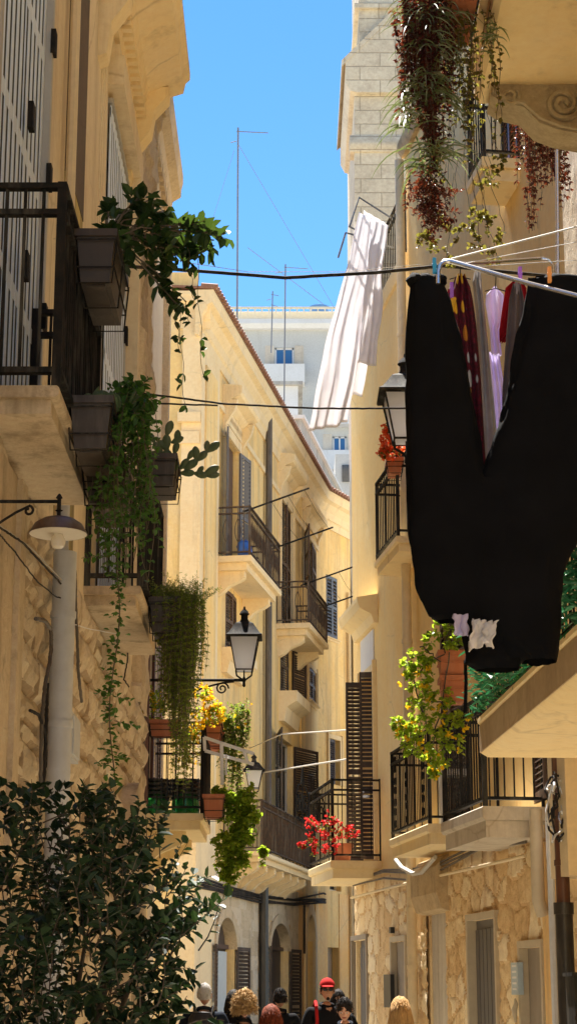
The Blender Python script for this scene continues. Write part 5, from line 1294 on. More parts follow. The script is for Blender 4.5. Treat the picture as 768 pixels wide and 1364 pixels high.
for px in (546, 560, 578): 
    c = at(px + 6, 374, D_); m.ell(c, .03, .04, .025, 12, 8, .3, px)
m.ell(at(745, 375, D_), .10, .05, .022, 20, 8, .3, 3); m.build('turned_cuff', 'cloth_black', t)
MB().tube([at(619, 880, 6.25), at(620, 905, 6.25), at(619, 950, 6.25)], .006, 6).build('drawstring', 'cloth_black', t)
# garments behind
def garment(name, mat, label, cat, rows, d, amp=.012, folds=3, seed=0, parts=()):
    t = thing(name, at(rows[0][1], rows[0][0], d), label, cat, 'clothes on the drying rack')
    m = MB(); n = len(rows); nu = 22; P_ = []
    for i in range((n - 1) * 8 + 1):
        j = min(n - 2, i // 8); f = i / 8 - j; P_.append(tuple(rows[j][q] + (rows[j + 1][q] - rows[j][q]) * f for q in range(3)))
    for sgn in (1, -1):
        b = len(m.v)
        for py, xa, xb in P_:
            for j in range(nu + 1):
                u = j / nu; p = at(xa + (xb - xa) * u, py, d); ph = u * folds * 2 * pi + seed + noise.noise(Vector((u * 2, py * .01, seed)))
                p.y += amp * sin(ph) + sgn * .012 * sin(pi * u); m.v.append(tuple(p))
        for i in range(len(P_) - 1):
            for j in range(nu): q = b + i * (nu + 1) + j; m.f.append((q, q + 1, q + nu + 2, q + nu + 1)); m.t.append(.5)
    m.build('fabric', mat, t, ang=180)
    for pn, pm, rws in parts:
        mm = MB()
        for py, xa, xb in rws:
            mm.v.append(tuple(at(xa, py, d - .03))); mm.v.append(tuple(at((xa + xb) / 2, py, d - .05))); mm.v.append(tuple(at(xb, py, d - .03)))
        for i in range(len(rws) - 1): q = i * 3; mm.f += [(q, q + 1, q + 4, q + 3), (q + 1, q + 2, q + 5, q + 4)]; mm.t += [.5, .5]
        mm.build(pn, pm, t, ang=180)
    return t
garment('patterned_dress', 'cloth_hearts', 'dark red dress patterned with yellow and grey shapes, hung behind the trousers', 'dress', [(367, 606, 620), (380, 602, 626), (400, 597, 630), (430, 600, 634), (500, 606, 640), (600, 616, 646), (660, 625, 650)], 6.6, .015, 3, 1, [('sleeve', 'cloth_hearts', [(385, 596, 610), (405, 593, 606), (422, 594, 603)])])
garment('grey_trousers', 'cloth_grey', 'pale grey knitted garment hung between the patterned dress and the lilac bib', 'trousers', [(362, 631, 640), (375, 629, 641), (420, 634, 646), (500, 637, 654), (580, 638, 662), (645, 640, 664), (690, 644, 660)], 6.75, .012, 2, 2)
garment('lilac_bib', 'cloth_lilac', 'small lilac child garment on a wire hanger', 'child garment', [(383, 656, 661), (392, 647, 670), (405, 646, 672), (428, 650, 671), (440, 652, 664), (473, 654, 668)], 6.9, .01, 2, 3)
garment('white_trousers', 'cloth_lilac', 'narrow pale pink and white garment below the lilac bib', 'child garment', [(470, 650, 664), (520, 654, 672), (560, 656, 676), (620, 658, 670)], 7.0, .012, 3, 9)
garment('red_garment', 'cloth_red', 'deep red garment hung near the right trouser leg', 'shirt', [(374, 684, 694), (385, 672, 700), (410, 668, 700), (440, 664, 699), (455, 664, 672)], 6.75, .014, 3, 4)
garment('taupe_leggings', 'cloth_taupe', 'brownish grey leggings in front of the red garment', 'leggings', [(378, 682, 692), (400, 677, 697), (460, 672, 696), (520, 668, 688), (570, 667, 680), (600, 666, 674)], 6.6, .01, 2, 5)
garment('white_undershirt', 'cloth_white', 'thin white garment glimpsed at the edge of the left trouser leg', 'undershirt', [(405, 586, 600), (440, 596, 606), (470, 598, 608)], 6.5, .008, 2, 6)
sheet('lace_cloth', 'cloth_white', 'crumpled cream lace cloth showing below the left trouser leg', 'cloth', at(628, 824, 6.05), at(662, 826, 6.05), at(624, 862, 6.05), at(654, 858, 6.05), 24, 20, .02, 4, 8)
sheet('small_white_cloth', 'cloth_lilac', 'small white cloth scrap above the terracotta troughs', 'cloth', at(604, 818, 6.1), at(622, 818, 6.1), at(602, 846, 6.1), at(620, 848, 6.1), 10, 10, .008, 2, 9)
# rack of bent tube
t = thing('clothes_rack', at(640, 350, 6.3), 'bent steel tube clothes rack reaching in from the right over the laundry', 'drying rack')
m = MB(); m.tube([at(583, 378, 6.12), at(583, 362, 6.12), at(586, 352, 6.12), at(592, 348, 6.12), at(600, 348, 6.12), at(705, 378, 6.05), at(800, 402, 6.0)], .0085, 8); m.build('front_tube', 'steel', t)
m = MB(); m.tube([at(592, 349, 6.2), at(640, 350, 6.5), at(720, 344, 6.9), at(730, 346, 6.9), at(737, 354, 6.9), at(737, 375, 6.9), at(760, 383, 6.9)], .006, 8); m.build('rear_tube', 'steel', t)
m = MB()
for k, (a, b) in enumerate((((600, 345), (790, 296)), ((612, 352), (790, 318)), ((620, 356), (790, 345)))): m.tube([at(*a, 6.2), at(*b, 6.8)], .0035 if k == 0 else .0015, 5)
m.build('line', 'rope_white', t)
MB().tube([at(742, 385, 6.9), at(742, 310, 6.9), at(741, 200, 6.9)], .008, 8).build('upright', 'steel', t)
def peg(px, py, mat, label, d=6.12, rot=.0):
    t = MB(); c = at(px, py, d)
    for sg in (-1, 1): t.obox(c + Vector((0, sg * .006, 0)), Vector((.006, 0, 0)), Vector((0, .003, 0)), Vector((.004 * rot, 0, .028)))
    t.tube([c + Vector((-.008, 0, .004)), c + Vector((.008, 0, .004))], .005, 6)
    top(t, 'clothes_peg', mat, label, 'clothes peg', 'pegs on the clothes rack')
peg(578, 354, 'peg_blue', 'blue peg at the left end of the rack above the left trouser leg'); peg(731, 366, 'peg_orange', 'orange peg holding the right trouser leg', 6.05); peg(692, 366, 'peg_purple', 'purple peg above the red garment', 6.1); peg(601, 386, 'peg_purple', 'purple peg low beside the patterned dress', 6.5)
for px, y0_, y1_, lb in ((612, 352, 368, 'thin wire hanger holding the patterned dress'), (659, 365, 384, 'thin wire hanger holding the lilac bib')):
    c = at(px, y1_, 6.6); m = MB(); m.tube([c + Vector((-.04, 0, -.012)), c, c + Vector((.04, 0, -.012))], .002, 5); q = at(px + 1, y0_, 6.6); m.tube([c, c.lerp(q, .6), q, q + Vector((.008, 0, .006))], .002, 5); top(m, 'wire_hanger', 'iron', lb, 'hanger', 'wire hangers on the rack')

# ---------------------------------------------------------------- balcony clutter, left third balcony
gJ = 'green glass jars on the left balcony'
for px, lb in ((206, 'green glass demijohn in black basket, nearer the wall on the left balcony'), (247, 'green glass demijohn in black basket, at the outer corner of the left balcony')):
    c = at(px, 1080, 23.85); r = .175
    t = thing('glass_demijohn', (c.x, 23.85, 3.80), lb, 'demijohn', gJ)
    c = Vector((c.x, 23.85, 3.801))
    MB().lathe(c, [(r * .8, 0), (r, .04), (r * 1.02, .16), (r * .9, .25), (r * .5, .34), (.04, .38), (.04, .46)], 22).build('glass_body', 'glass_green', t)
    m = MB()
    for k in range(5): m.lathe(c, [(r * 1.08, .21 + k * .055), (r * 1.10, .225 + k * .055), (r * 1.08, .24 + k * .055), (r * 1.04, .225 + k * .055)], 20)
    for k in range(12): a = 2 * pi * k / 12; m.tube([c + Vector((r * 1.06 * cos(a), r * 1.06 * sin(a), .19)), c + Vector((r * 1.1 * cos(a), r * 1.1 * sin(a), .47))], .012, 4)
    m.build('black_basket', 'plastic_black', t)
c = at(300, 1000, 23.6)
t = thing('folding_clothes_dryer', at(300, 1000, 23.5), 'white folding airer hooked outside the left balcony among the flowers', 'clothes airer')
def pb(a, b, d0=23.5, w_=.022, name='bar', mat='sign_white'):
    A, B_ = at(*a, d0), at(*b, d0 + .0); dd = (B_ - A); L = dd.length; dd.normalize(); q = dd.cross(Vector((0, 1, 0))).normalized()
    return MB().obox((A + B_) / 2, dd * (L / 2), Vector((0, .012, 0)), q * w_).build(name, mat, t)
pb((271, 982), (338, 1004), 23.5, .02); pb((273, 1000), (338, 1018), 23.5, .02); pb((272, 982), (273, 1000), 23.48, .02); pb((295, 990), (296, 1045), 23.46, .022, 'leg'); pb((301, 1005), (301, 1032), 23.44, .014, 'leg'); pb((325, 1000), (330, 1016), 23.46, .02)

# ---------------------------------------------------------------- cables and antennas
def cable(name, mat, label, pts, r, cat='cable', sag=0, wob=.0, group='cables'):
    m = MB(); out = []
    for (a, b) in zip(pts[:-1], pts[1:]):
        n = 14
        for i in range(n): t_ = i / n; p = a.lerp(b, t_); p.z -= sag * 4 * t_ * (1 - t_); out.append(p + rv() * wob)
    out.append(pts[-1]); m.tube(out, r, 6); return top(m, name, mat, label, cat, group)
random.seed(40)
cable('overhead_cable', 'cable', 'thick black cable crossing the street at the height of the clothes rack', [Vector((-1.5, 13.2, at(150, 352, 13.2).z)), at(235, 359, 13), at(380, 370, 13), at(500, 363, 13), at(590, 354, 13), Vector((3.0, 13.6, at(700, 345, 13).z))], .014, wob=.001)
cable('overhead_cable', 'cable', 'thin twisted cable crossing in front of the yellow building below the roof sheet', [Vector((-1.5, 15, at(140, 520, 15).z)), at(190, 524, 15), at(300, 538, 15), at(420, 544, 15), at(530, 544, 15), Vector((2.8, 15, at(640, 540, 15).z))], .009, wob=.002)
cable('overhead_cable', 'cable', 'second thin cable joining the lower crossing cable from the left wall', [Vector((-1.5, 15.1, at(140, 535, 15).z)), at(190, 537, 15.05), at(290, 540, 15.02)], .008, wob=.002)
cable('overhead_cable', 'cable_light', 'hair thin wire from the left running to the upper rack across the sky', [Vector((-1.5, 11, at(110, 318, 11).z)), at(130, 318, 11), at(250, 350, 12), at(330, 362, 13), at(462, 362, 15), at(560, 352, 16)], .0022)
cable('clothes_line', 'cable_light', 'pale clothes line from the yellow building to the far right balcony', [B1.P(4, 0, at(330, 975, 39).z), at(375, 978, 36), at(470, 972, 28.5)], .012, 'clothes line')
cable('clothes_line', 'cable_light', 'lower pale clothes line sloping up to the far right shutters', [at(345, 1030, 39.5), at(470, 1010, 27.6)], .014, 'clothes line')
for lb, mt, pts, r in (
    ('bundle of thin cables slanting down across the rough stone beside the enamel lamp', 'cable', [(-20, 695), (0, 703), (30, 722), (70, 765), (100, 797)], .006),
    ('second strand slanting across the rough stone, with a black clip', 'cable', [(0, 712), (20, 735), (50, 775), (75, 795), (100, 800)], .004),
    ('twisted wire strand above the cable bundle on the left wall', 'cable_light', [(0, 700), (40, 728), (78, 768), (104, 795)], .004),
    ('thick dark hose bending down the left stone wall behind the grey pipe', 'pipe_dark', [(48, 824), (60, 827), (68, 838), (69, 860), (66, 885), (60, 915), (56, 960), (54, 1060)], .012),
    ('pair of black cables running down behind the grey drainpipe', 'cable', [(63, 910), (62, 960), (58, 1060)], .011),
    ('short looped cable on the lower left stones', 'cable', [(40, 946), (52, 952), (60, 975), (62, 1010), (56, 1060)], .009),
    ('flat dark cable strap hanging to the right of the grey drainpipe', 'pipe_dark', [(100, 760), (102, 830), (105, 900), (109, 935)], .010),
    ('thin white wire stretched towards the second balcony', 'rope_white', [(100, 832), (120, 838), (190, 850)], .003),
    ('hanging wire loop on the pale stone near the flower balcony', 'cable', [(172, 820), (170, 880), (165, 905), (172, 915)], .006)):
    P_ = []
    for x, y in pts: s_, z = L1.hit(x, y, .16); P_.append(L1.P(s_, .16, z))
    cable('wall_cable', mt, lb, P_, r, wob=.002, group='cables on the left wall')
m = MB(); 
for k in range(5):
    P_ = []
    for x, y in ((262, 1170), (300, 1178), (345, 1190), (390, 1195), (430, 1192), (466, 1205)): s_, z = B1.hit(x, y + k * 3 + random.uniform(-4, 4), .1); P_.append(B1.P(s_, .12, z))
    m.tube(P_, .025, 5)
top(m, 'cable_bundle', 'cable', 'sagging bundle of dark cables along the yellow building above its arches', 'cable')
m = MB()
for k in range(3):
    P_ = []
    for x, y in ((470, 1172), (510, 1158), (545, 1160), (580, 1150), (640, 1122), (700, 1112)): s_, z = R.hit(x, y + k * 5 + random.uniform(-3, 3), .1); P_.append(R.P(s_, .1, z))
    m.tube(P_, .014, 5)
top(m, 'cable_bundle', 'pipe_dark', 'cables running under the balconies above the patchwork stone on the right', 'cable')
m = MB(); P_ = [R.P(*(lambda h: (h[0], .11, h[1]))(R.hit(x, y, .1))) for x, y in ((468, 1196), (560, 1172), (640, 1154), (700, 1140))]; m.tube(P_, .018, 8)
top(m, 'conduit_pipe', 'pipe_cream', 'cream conduit sloping across the top of the patchwork stone wall', 'conduit')
m = MB(); P_ = [R.P(*(lambda h: (h[0], .2, h[1]))(R.hit(x, y, .1))) for x, y in ((537, 1146), (545, 1156), (560, 1164), (572, 1162), (590, 1142))]; m.tube(P_, .028, 8)
top(m, 'white_hose', 'cable_light', 'short white curved hose under the far right balcony corner', 'hose')
# tangled coil at the right edge
random.seed(41); t = thing('cable_coil', at(750, 1070, 16.6), 'tangle of shiny cable loops hanging from the right wall by the brown drainpipe', 'cable')
for k, (px, py, rx, ry, mt) in enumerate(((738, 1080, 7, 42, 'pipe_grey'), (744, 1092, 9, 30, 'cable'), (746, 1070, 8, 46, 'cable'), (757, 1055, 8, 26, 'cable_light'), (733, 1066, 5, 34, 'cable'), (752, 1096, 6, 26, 'steel'), (762, 1040, 9, 20, 'cable'), (748, 1050, 14, 12, 'cable_light'))):
    MB().tube([at(px + rx * cos(i * pi / 12) * (1.2 + .9 * noise.noise(Vector((i * .35, k * 3.1, 0)))) + 4 * sin(i * .9 + k), py + ry * sin(i * pi / 12) * (.9 + .5 * noise.noise(Vector((i * .3, k, 5)))), 16.45 + .02 * k + .05 * sin(i + k)) for i in range(23)], .010, 6).build('cable_loop', mt, t)
MB().box(at(736, 1, 16).x, at(768, 1, 16).x + .1, 16.5, 16.75, at(750, 1020, 16.5).z, at(750, 1002, 16.5).z).build('junction_box', 'pipe_grey', t)
# antennas
def antenna(px, ytop, ybase, d, label, r=.03, el=((0, 40, 8),)):
    t = thing('tv_antenna', at(px, ybase, d), label, 'antenna', 'television antennas above the roofs')
    MB().tube([at(px, ybase, d), at(px + 2, ytop, d)], r, 6).build('mast', 'antenna', t)
    m = MB()
    for dy, L, n in el:
        a = at(px, ytop + dy, d); b = at(px + L, ytop + dy + 2, d); m.tube([a, b], r * .6, 5)
        for i in range(n): q = a.lerp(b, (i + .5) / n); s_ = abs(L) * d / 2466 * .10; m.tube([q - Vector((0, s_, s_ * .5)), q + Vector((0, s_, s_ * .5))], r * .35, 4)
    m.build('aerial_bars', 'antenna', t); return t
antenna(315, 170, 560, 55, 'tallest television antenna with its bars near the top, left of the sky gap', .028, ((5, 42, 7), (18, -8, 2)))
antenna(378, 352, 560, 60, 'television antenna with a flat aerial standing before the pale apartment block', .024, ((4, 32, 8), (10, -12, 3)))
antenna(361, 388, 470, 84, 'smallest television antenna, between the two taller masts', .03, ((4, 10, 3), (18, 8, 3), (10, -6, 3)))
for k, (a, b, r) in enumerate((((316, 190), (480, 470), .008), ((312, 200), (262, 360), .006), ((330, 330), (430, 405), .01))):
    cable('guy_wire', 'antenna', ['fine guy wire falling right from the tallest antenna', 'fine short wire near the tiled roof corner', 'fine wire sloping to the blue water tank'][k], [at(*a, 56), at(*b, 60)], r, 'wire')
# pigeon on the pier capital
c = at(262, 548, 37.2); t = thing('pigeon', c, 'dark pigeon perched on the pier ledge of the yellow building', 'pigeon')
m = MB(); z0 = 13.0
m.ell((c.x, 37.5, z0 + .13), .15, .08, .085, 14, 10); m.ell((c.x + .13, 37.5, z0 + .24), .045, .04, .045, 12, 8); m.tube([(c.x + .08, 37.5, z0 + .16), (c.x + .12, 37.5, z0 + .23)], [.06, .035], 8); m.tube([(c.x - .1, 37.5, z0 + .11), (c.x - .28, 37.5, z0 + .05)], [.05, .025], 6); m.tube([(c.x + .16, 37.5, z0 + .24), (c.x + .2, 37.5, z0 + .23)], [.012, .003], 5)
for dy in (-.03, .03): m.tube([(c.x, 37.5 + dy, z0 + .08), (c.x, 37.5 + dy, z0)], .008, 4)
m.build('body', 'pigeon', t)
# wall signs, right ground floor
def plate(px0, px1, py0, py1, mat, name, label, cat, mark=None, n0=.06):
    s_ = R.rect(px0, px1, py0, py1, n0); a, b = sorted(s_[:2])
    t = thing(name, R.P((a + b) / 2, .06, s_[2]), label, cat)
    MB().fbox(R, a, b, .02, .075, s_[2], s_[3]).build('plate', mat, t)
    if mark:
        m = MB(); k = 5
        for i in range(k): z = s_[2] + (s_[3] - s_[2]) * (i + .8) / (k + .6); m.fbox(R, a + (b - a) * .2, b - (b - a) * .2, .075, .079, z, z + .02)
        m.build('mark', mark, t)
    return t
plate(682, 691, 1282, 1325, 'sign_blue', 'house_sign', 'narrow blue grey plate on the patchwork stone between two doors', 'sign', 'sign_white')
plate(512, 521, 1298, 1342, 'plastic_black', 'letter_box', 'narrow black letter box on the stone by the far right door', 'letter box')
plate(519, 521, 1235, 1243, 'plastic_black', 'door_bell', 'tiny black bell box on the stone above the letter box', 'bell')
s_ = R.rect(686, 693, 1330, 1362, .06); a, b = sorted(s_[:2])
m = MB(); c = R.P((a + b) / 2, .09, 0)
m.tube([(c.x, c.y, s_[2]), (c.x - .01, c.y, s_[2] + .12), (c.x + .01, c.y, s_[3] - .05), (c.x, c.y, s_[3])], [.012, .03, .022, .008], 8); top(m, 'brass_knocker', 'pipe_beige', 'small brass door pull mounted below the blue grey plate', 'door pull')
m = MB(); q = at(765, 1330, 15.5)
m.box(q.x, q.x + .3, 15.5, 16.0, 0, at(765, 1300, 15.5).z); m.box(q.x - .02, q.x + .32, 15.48, 16.02, at(765, 1300, 15.5).z, at(765, 1295, 15.5).z)
for k in range(6): z = .5 + k * .18; m.box(q.x - .01, q.x + .31, 15.485, 15.498, z, z + .03)
top(m, 'metal_cabinet', 'iron', 'dark metal cabinet edge at the lower right corner below the black pipe', 'cabinet')
# ---------------------------------------------------------------- people
def skin_mesh(verts, edges, radii, root_i, sub=2):
    me = bpy.data.meshes.new('tmp'); me.from_pydata([tuple(v) for v in verts], edges, []); ob = bpy.data.objects.new('tmp', me); COL.objects.link(ob)
    md = ob.modifiers.new('s', 'SKIN'); md.use_smooth_shade = True; md.branch_smoothing = .6
    for i, r in enumerate(radii):
        sv = me.skin_vertices[0].data[i]; sv.radius = r if isinstance(r, tuple) else (r, r); sv.use_root = (i == root_i)
    ms = ob.modifiers.new('u', 'SUBSURF'); ms.levels = sub; ms.render_levels = sub
    dg = bpy.context.evaluated_depsgraph_get(); dg.update(); ev = ob.evaluated_get(dg); m2 = ev.to_mesh()
    mb = MB(); mb.add([v.co.copy() for v in m2.vertices], [tuple(p.vertices) for p in m2.polygons]); ev.to_mesh_clear()
    bpy.data.objects.remove(ob); bpy.data.meshes.remove(me); return mb
def person(x, y, H, face, skinm, jacket, hairm, label, hair='short', nod=0.0, turn=0.0, build=1.0, arm_fwd=0.0, cap=False, glasses=False, bag=None, stride=.12, beard=False):
    'face: heading in degrees, 0 looks along +y (away), 180 looks at the camera'
    t = thing('person', (x, y, 0), label, 'person', 'people walking in the street')
    s = H / 1.72; Rz = Matrix.Rotation(radians(-face), 3, 'Z')
    W_ = lambda px, py, pz: Vector((x, y, 0)) + Rz @ Vector((px * s, py * s, pz * s))
    V = {}; vs = []; es = []; rs = []
    def add(n, p, r, par=None):
        V[n] = len(vs); vs.append(W_(*p)); rs.append(r * s if not isinstance(r, tuple) else (r[0] * s, r[1] * s))
        if par: es.append((V[par], V[n]))
    b = build
    add('pel', (0, 0, .93), .125 * b); add('sp', (0, .01, 1.10), .115 * b, 'pel'); add('ch', (0, .0, 1.28), .135 * b, 'sp'); add('nk0', (0, -.01, 1.42), .065, 'ch'); add('nk', (0, .01, 1.49), .052, 'nk0')
    hp = Vector((0, .02 + .06 * nod, 1.56 - .02 * nod))
    for sg, q in ((-1, 'l'), (1, 'r')):
        add('sh' + q, (sg * .175 * b, 0, 1.385), .055, 'ch'); ef = arm_fwd
        add('el' + q, (sg * .235 * b, .03 + .08 * ef, 1.11), .043, 'sh' + q); add('wr' + q, (sg * (.24 - .10 * ef), .06 + .30 * ef, .87 + .22 * ef), .030, 'el' + q)
        hd = Vector((sg * (.24 - .13 * ef), .08 + .37 * ef, .80 + .22 * ef)); add('ha' + q, tuple(hd), .032, 'wr' + q)
        for k in range(4):
            o = (k - 1.5) * .018; fl = (.075, .085, .08, .062)[k]
            add(f'f{k}{q}', (hd.x, hd.y + o + .02 * ef, hd.z - .035), .0085, 'ha' + q); add(f'g{k}{q}', (hd.x - sg * .012, hd.y + o + .02 + .03 * ef, hd.z - .035 - fl * .6), .0075, f'f{k}{q}')
        add('th' + q, (hd.x - sg * .02, hd.y + .045, hd.z + .005), .010, 'ha' + q); add('ti' + q, (hd.x - sg * .03, hd.y + .065, hd.z - .03), .0085, 'th' + q)
        st = stride * sg
        add('hi' + q, (sg * .095, 0, .88), .088 * b, 'pel'); add('kn' + q, (sg * .10, st * .6 + .03, .49), .058, 'hi' + q); add('an' + q, (sg * .10, st, .09), .040, 'kn' + q); add('to' + q, (sg * .12, st + .15, .035), .034, 'an' + q)
    body = skin_mesh(vs, es, rs, 0)
    # head joined to the neck
    Hd = Matrix.Rotation(radians(-turn), 3, 'Z') @ Matrix.Rotation(-nod * .5, 3, 'X')
    hc = Vector((0, .02 + .05 * nod, 1.60 - .015 * nod))
    def Hw(px, py, pz): q = Hd @ Vector((px, py, pz)); return W_(hc.x + q.x, hc.y + q.y, hc.z + q.z)
    k, m_ = 20, 16; hv = []
    for i in range(m_ + 1):
        th = pi * i / m_; z = cos(th); r = sin(th)
        for j in range(k):
            ph = 2 * pi * j / k; cx, cy = cos(ph), sin(ph)
            jaw = 1 - .30 * max(0, -z) ** 1.2 * (1 if True else 0); rx = .074 * r * jaw; ry = .094 * r * (jaw if cy < 0 else 1 - .12 * max(0, -z))
            oy = .006 + (.020 * max(0, -z)); yy = cy * ry + oy
            if cy > .75 and -.35 < z < .25: yy -= .006 * (1 - abs(z + .05) / .3)
            hv.append(Hw(cx * rx, yy, z * .115))
    body.add(hv, [(i * k + j, (i + 1) * k + j, (i + 1) * k + (j + 1) % k, i * k + (j + 1) % k) for i in range(m_) for j in range(k)])
    def hell(mb, c, r3, kk=10, mm=7, wob=0, sd=0):
        vs_ = []
        for i in range(mm + 1):
            th = pi * i / mm
            for j in range(kk):
                ph = 2 * pi * j / kk; q = Vector((sin(th) * cos(ph), sin(th) * sin(ph), cos(th))); g = 1 + (wob * noise.noise(q * 2.6 + Vector((sd, sd * 2, 0))) if wob else 0)
                vs_.append(Hw(c[0] + q.x * r3[0] * g, c[1] + q.y * r3[1] * g, c[2] + q.z * r3[2] * g))
        mb.add(vs_, [(i * kk + j, (i + 1) * kk + j, (i + 1) * kk + (j + 1) % kk, i * kk + (j + 1) % kk) for i in range(mm) for j in range(kk)])
    body.tube([Hw(0, .088, .012), Hw(0, .104, -.012), Hw(0, .112, -.026), Hw(0, .096, -.034)], [.007 * s, .009 * s, .013 * s, .008 * s], 8)
    for sg in (-1, 1): hell(body, (sg * .077, .0, -.012), (.009, .018, .030)); hell(body, (sg * .030, .086, .022), (.022, .012, .006))
    body.build('body', skinm, t, ang=180)
    fm = MB()
    for sg in (-1, 1): hell(fm, (sg * .030, .0915, .004), (.013, .006, .007), 10, 6)
    fm.build('eyes', 'rope_white', t)
    fm = MB()
    for sg in (-1, 1): hell(fm, (sg * .030, .0965, .004), (.006, .003, .006), 8, 6)
    for sg in (-1, 1): fm.tube([Hw(sg * .048, .086, .026), Hw(sg * .030, .096, .032), Hw(sg * .014, .098, .028)], .0035 * s, 5)
    fm.build('brows', 'hair_black', t)
    fm = MB(); fm.tube([Hw(-.022, .092, -.052), Hw(-.008, .101, -.049), Hw(.008, .101, -.049), Hw(.022, .092, -.052)], [.002 * s, .005 * s, .005 * s, .002 * s], 6); fm.build('lips', 'cloth_red', t) if not beard else fm.build('lips', 'skin', t)
    # clothes as a second skin over the same joints
    def wear(names, grow, mat, nm, root_):
        ids = [V[n] for n in names]; mp = {i: a for a, i in enumerate(ids)}; ee = [(mp[a], mp[c]) for a, c in es if a in mp and c in mp]
        rr_ = [((rs[i] if not isinstance(rs[i], tuple) else rs[i][0]) + grow * s) for i in ids]
        sv = [vs[i].copy() for i in ids]
        skin_mesh(sv, ee, rr_, names.index(root_)).build(nm, mat, t, ang=180)
    wear(['pel', 'sp', 'ch', 'nk0', 'shl', 'ell', 'wrl', 'shr', 'elr', 'wrr'], .020, jacket, 'jacket', 'ch')
    wear(['pel', 'hil', 'knl', 'anl', 'hir', 'knr', 'anr'], .016, 'trouser_dark', 'trousers', 'pel')
    wear(['anl', 'tol'], .014, 'plastic_black', 'shoe', 'anl'); wear(['anr', 'tor'], .014, 'plastic_black', 'shoe', 'anr')
    cm = MB(); cm.tube([W_(.066 * cos(a) , -.012 + .062 * sin(a), 1.438 - .02 * sin(a)) for a in [2 * pi * i / 16 for i in range(17)]], .022 * s, 6); cm.build('collar', jacket, t)
    # hair: shell over the skull plus locks
    hm = MB(); random.seed(int(x * 100) + 500)
    def cap_shell(th1, off, wob):
        kk, mm = 26, 12; vv = []
        for i in range(mm + 1):
            for j in range(kk):
                ph = 2 * pi * j / kk; front = max(0, sin(ph)); lim = th1 * (1 - .42 * front ** 1.5 - .16 * (1 - abs(sin(ph))) ** 2)
                th = lim * i / mm; z = cos(th); r = sin(th); q = Vector((cos(ph) * r, sin(ph) * r, z)); g = off + wob * noise.noise(q * 5 + Vector((x, y, 0)))
                vv.append(Hw(q.x * (.074 + g), .006 + q.y * (.094 + g) - .01, .004 + q.z * (.115 + g)))
        hm.add(vv, [(i * kk + j, (i + 1) * kk + j, (i + 1) * kk + (j + 1) % kk, i * kk + (j + 1) % kk) for i in range(mm) for j in range(kk)])
    def locks(n, L, off, curl, drop):
        for i in range(n):
            ph = random.uniform(0, 2 * pi); th = random.uniform(.1, 2.0); 
            if sin(ph) > .35 and th > 1.0: continue
            q = Vector((cos(ph) * sin(th), sin(ph) * sin(th), cos(th))); p = [q.x * (.076 + off), q.y * (.096 + off) - .005, q.z * (.117 + off)]; pts = [Hw(*p)]
            for kx in range(5):
                p = [p[0] + q.x * L * (.12 if L < .1 else .035) + random.uniform(-1, 1) * curl, p[1] + q.y * L * (.12 if L < .1 else .035) + random.uniform(-1, 1) * curl, p[2] + (q.z * L * .1 - drop * L * .2) + random.uniform(-1, 1) * curl]; pts.append(Hw(*p))
            hm.tube(pts, [.0025 * s, .0034 * s, .0034 * s, .003 * s, .0024 * s, .001 * s], 4)
    if hair == 'short': cap_shell(2.15, .008, .006); locks(420, .035, .006, .0035, .35)
    if hair == 'cropped': cap_shell(2.15, .005, .003); locks(300, .012, .003, .002, .3)
    if hair == 'curly': cap_shell(2.1, .045, .05); locks(1500, .05, .038, .011, .4)
    if hair == 'bob': cap_shell(2.15, .022, .012); locks(1300, .15, .020, .004, 1.0)
    if hair == 'long': cap_shell(2.1, .018, .012); locks(1500, .26, .018, .005, 1.1)
    if beard: hell(hm, (0, .086, -.094), (.020, .013, .018), 10, 7, .2)
    hm.build('hair', hairm, t, ang=180)
    if cap:
        m = MB(); kk, mm = 24, 8; vv = []
        for i in range(mm + 1):
            th = 1.45 * i / mm
            for j in range(kk): ph = 2 * pi * j / kk; vv.append(Hw(cos(ph) * sin(th) * .088, .004 + sin(ph) * sin(th) * .108, .040 + cos(th) * .095))
        m.add(vv, [(i * kk + j, (i + 1) * kk + j, (i + 1) * kk + (j + 1) % kk, i * kk + (j + 1) % kk) for i in range(mm) for j in range(kk)])
        br_ = []; 
        for i in range(11):
            a = radians(25 + 13 * i); br_.append((Hw(cos(a) * .084, .004 + sin(a) * .104, .052), Hw(cos(a) * .080, .004 + sin(a) * .104 + .075 * sin(a) ** 2, .038)))
        b0 = len(m.v); 
        for p, q in br_: m.v += [tuple(p), tuple(q), tuple(q - Vector((0, 0, .008))), tuple(p - Vector((0, 0, .008)))]
        for i in range(10):
            o = b0 + 4 * i
            for c in range(4): m.f.append((o + c, o + (c + 1) % 4, o + 4 + (c + 1) % 4, o + 4 + c)); m.t.append(.5)
        m.build('cap', 'cap_red', t)
    if glasses:
        m = MB()
        for sg in (-1, 1): hell(m, (sg * .032, .100, .006), (.026, .006, .019), 14, 8); m.tube([Hw(sg * .056, .098, .010), Hw(sg * .078, .01, .008)], .0025, 4)
        m.tube([Hw(-.008, .104, .010), Hw(.008, .104, .010)], .003, 4); m.build('sunglasses', 'plastic_black', t)
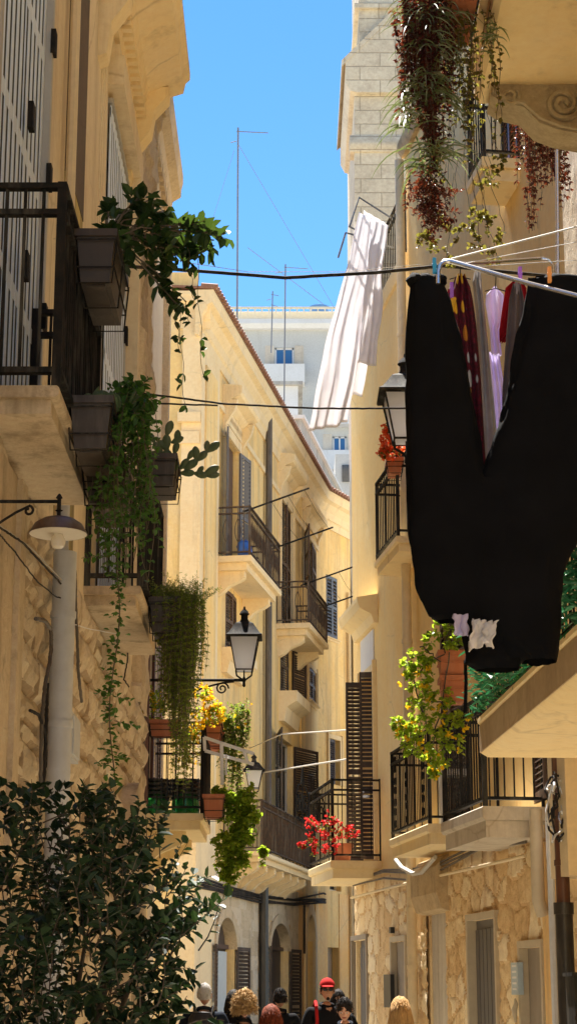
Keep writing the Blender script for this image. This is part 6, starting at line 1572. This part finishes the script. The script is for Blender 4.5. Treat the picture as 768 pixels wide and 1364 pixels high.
    if bag == 'backpack':
        o = thing('backpack', W_(0, -.2, 1.0), 'black backpack with a small white patch on the back of the white haired man', 'backpack')
        m = MB(); kk = 20
        for z, rx, ry in ((1.0, .11, .05), (1.03, .14, .075), (1.2, .15, .085), (1.35, .14, .07), (1.41, .10, .04), (1.42, .02, .01)):
            for j in range(kk): a = 2 * pi * j / kk; c_, s__ = cos(a), sin(a); m.v.append(tuple(W_(rx * abs(c_) ** .6 * (1 if c_ > 0 else -1), -.245 * b + ry * abs(s__) ** .6 * (1 if s__ > 0 else -1) + .02, z)))
        for i in range(5):
            for j in range(kk): m.f.append((i * kk + j, i * kk + (j + 1) % kk, (i + 1) * kk + (j + 1) % kk, (i + 1) * kk + j)); m.t.append(.5)
        m.f.append(tuple(range(kk - 1, -1, -1))); m.t.append(.5); m.build('pack', 'plastic_black', o)
        m = MB(); a_, b_ = W_(-.05, -.318, 1.17), W_(.045, -.316, 1.22); m.obox((a_ + b_) / 2, (W_(.05, 0, 0) - W_(0, 0, 0)), (W_(0, .004, 0) - W_(0, 0, 0)), Vector((0, 0, .028))); m.build('white_patch', 'sign_white', o)
        m = MB()
        for sg in (-1, 1): m.tube([W_(sg * .09, -.17, 1.38), W_(sg * .10, -.06, 1.465), W_(sg * .11, .10, 1.44), W_(sg * .12, .16, 1.28), W_(sg * .14, .08, 1.08), W_(sg * .12, -.16, 1.04)], .016, 6)
        m.build('strap', 'plastic_black', o)
    if bag == 'red_strap':
        m = MB(); m.tube([W_(.13, -.10, 1.40), W_(.135, .02, 1.475), W_(.15, .13, 1.42), W_(.15, .17, 1.28), W_(.16, .15, 1.05), W_(.20, .05, .85)], .020, 6)
        o = top(m, 'shoulder_strap', 'cap_red', 'red bag strap over the shoulder of the man in the red cap', 'bag strap')
    return t
def hx(px, d, py=1335): return at(px, py, d).x
person(hx(272, 21), 21, 1.72, 4, 'skin', 'jacket_navy', 'hair_white', 'white haired man in a dark jacket seen from behind at the lower left, backpack on', 'cropped', build=1.1, bag='backpack')
person(hx(311, 24), 24, 1.64, -10, 'skin_tan', 'jacket_black', 'hair_black', 'dark haired person mostly hidden between the white haired man and the blonde curls', 'bob')
person(hx(325, 19), 19, 1.60, 8, 'skin', 'jacket_black', 'hair_blond', 'person with big curly blonde hair and black top walking away', 'curly')
person(hx(361, 15.5), 15.5, 1.505, 5, 'skin', 'jacket_black', 'hair_red', 'person with smooth reddish brown hair, only the crown showing above the bottom edge', 'bob')
person(hx(373, 23.5), 23.5, 1.67, -6, 'skin_tan', 'jacket_black', 'hair_black', 'person in black with short dark hair standing before the brown double doors', 'short', build=1.05)
person(hx(435, 22), 22, 1.77, 168, 'skin_tan', 'jacket_black', 'hair_black', 'man in red cap and sunglasses with goatee and black jacket, facing the camera', 'cropped', cap=True, glasses=True, bag='red_strap', build=1.12, beard=True, turn=8)
person(hx(450, 24.5), 24.5, 1.65, 175, 'skin', 'jacket_black', 'hair_black', 'woman with long dark hair peeking over the shoulder of the man in the red cap', 'long')
person(hx(459, 18.8), 18.8, 1.58, 186, 'skin', 'jacket_navy', 'hair_black', 'young person with short black hair looking down in front of the red cap man', 'short', nod=.9, arm_fwd=.7)
person(hx(533, 16), 16, 1.57, -5, 'skin', 'jacket_black', 'hair_honey', 'person with straight honey blonde hair walking away before the stone wall', 'long')
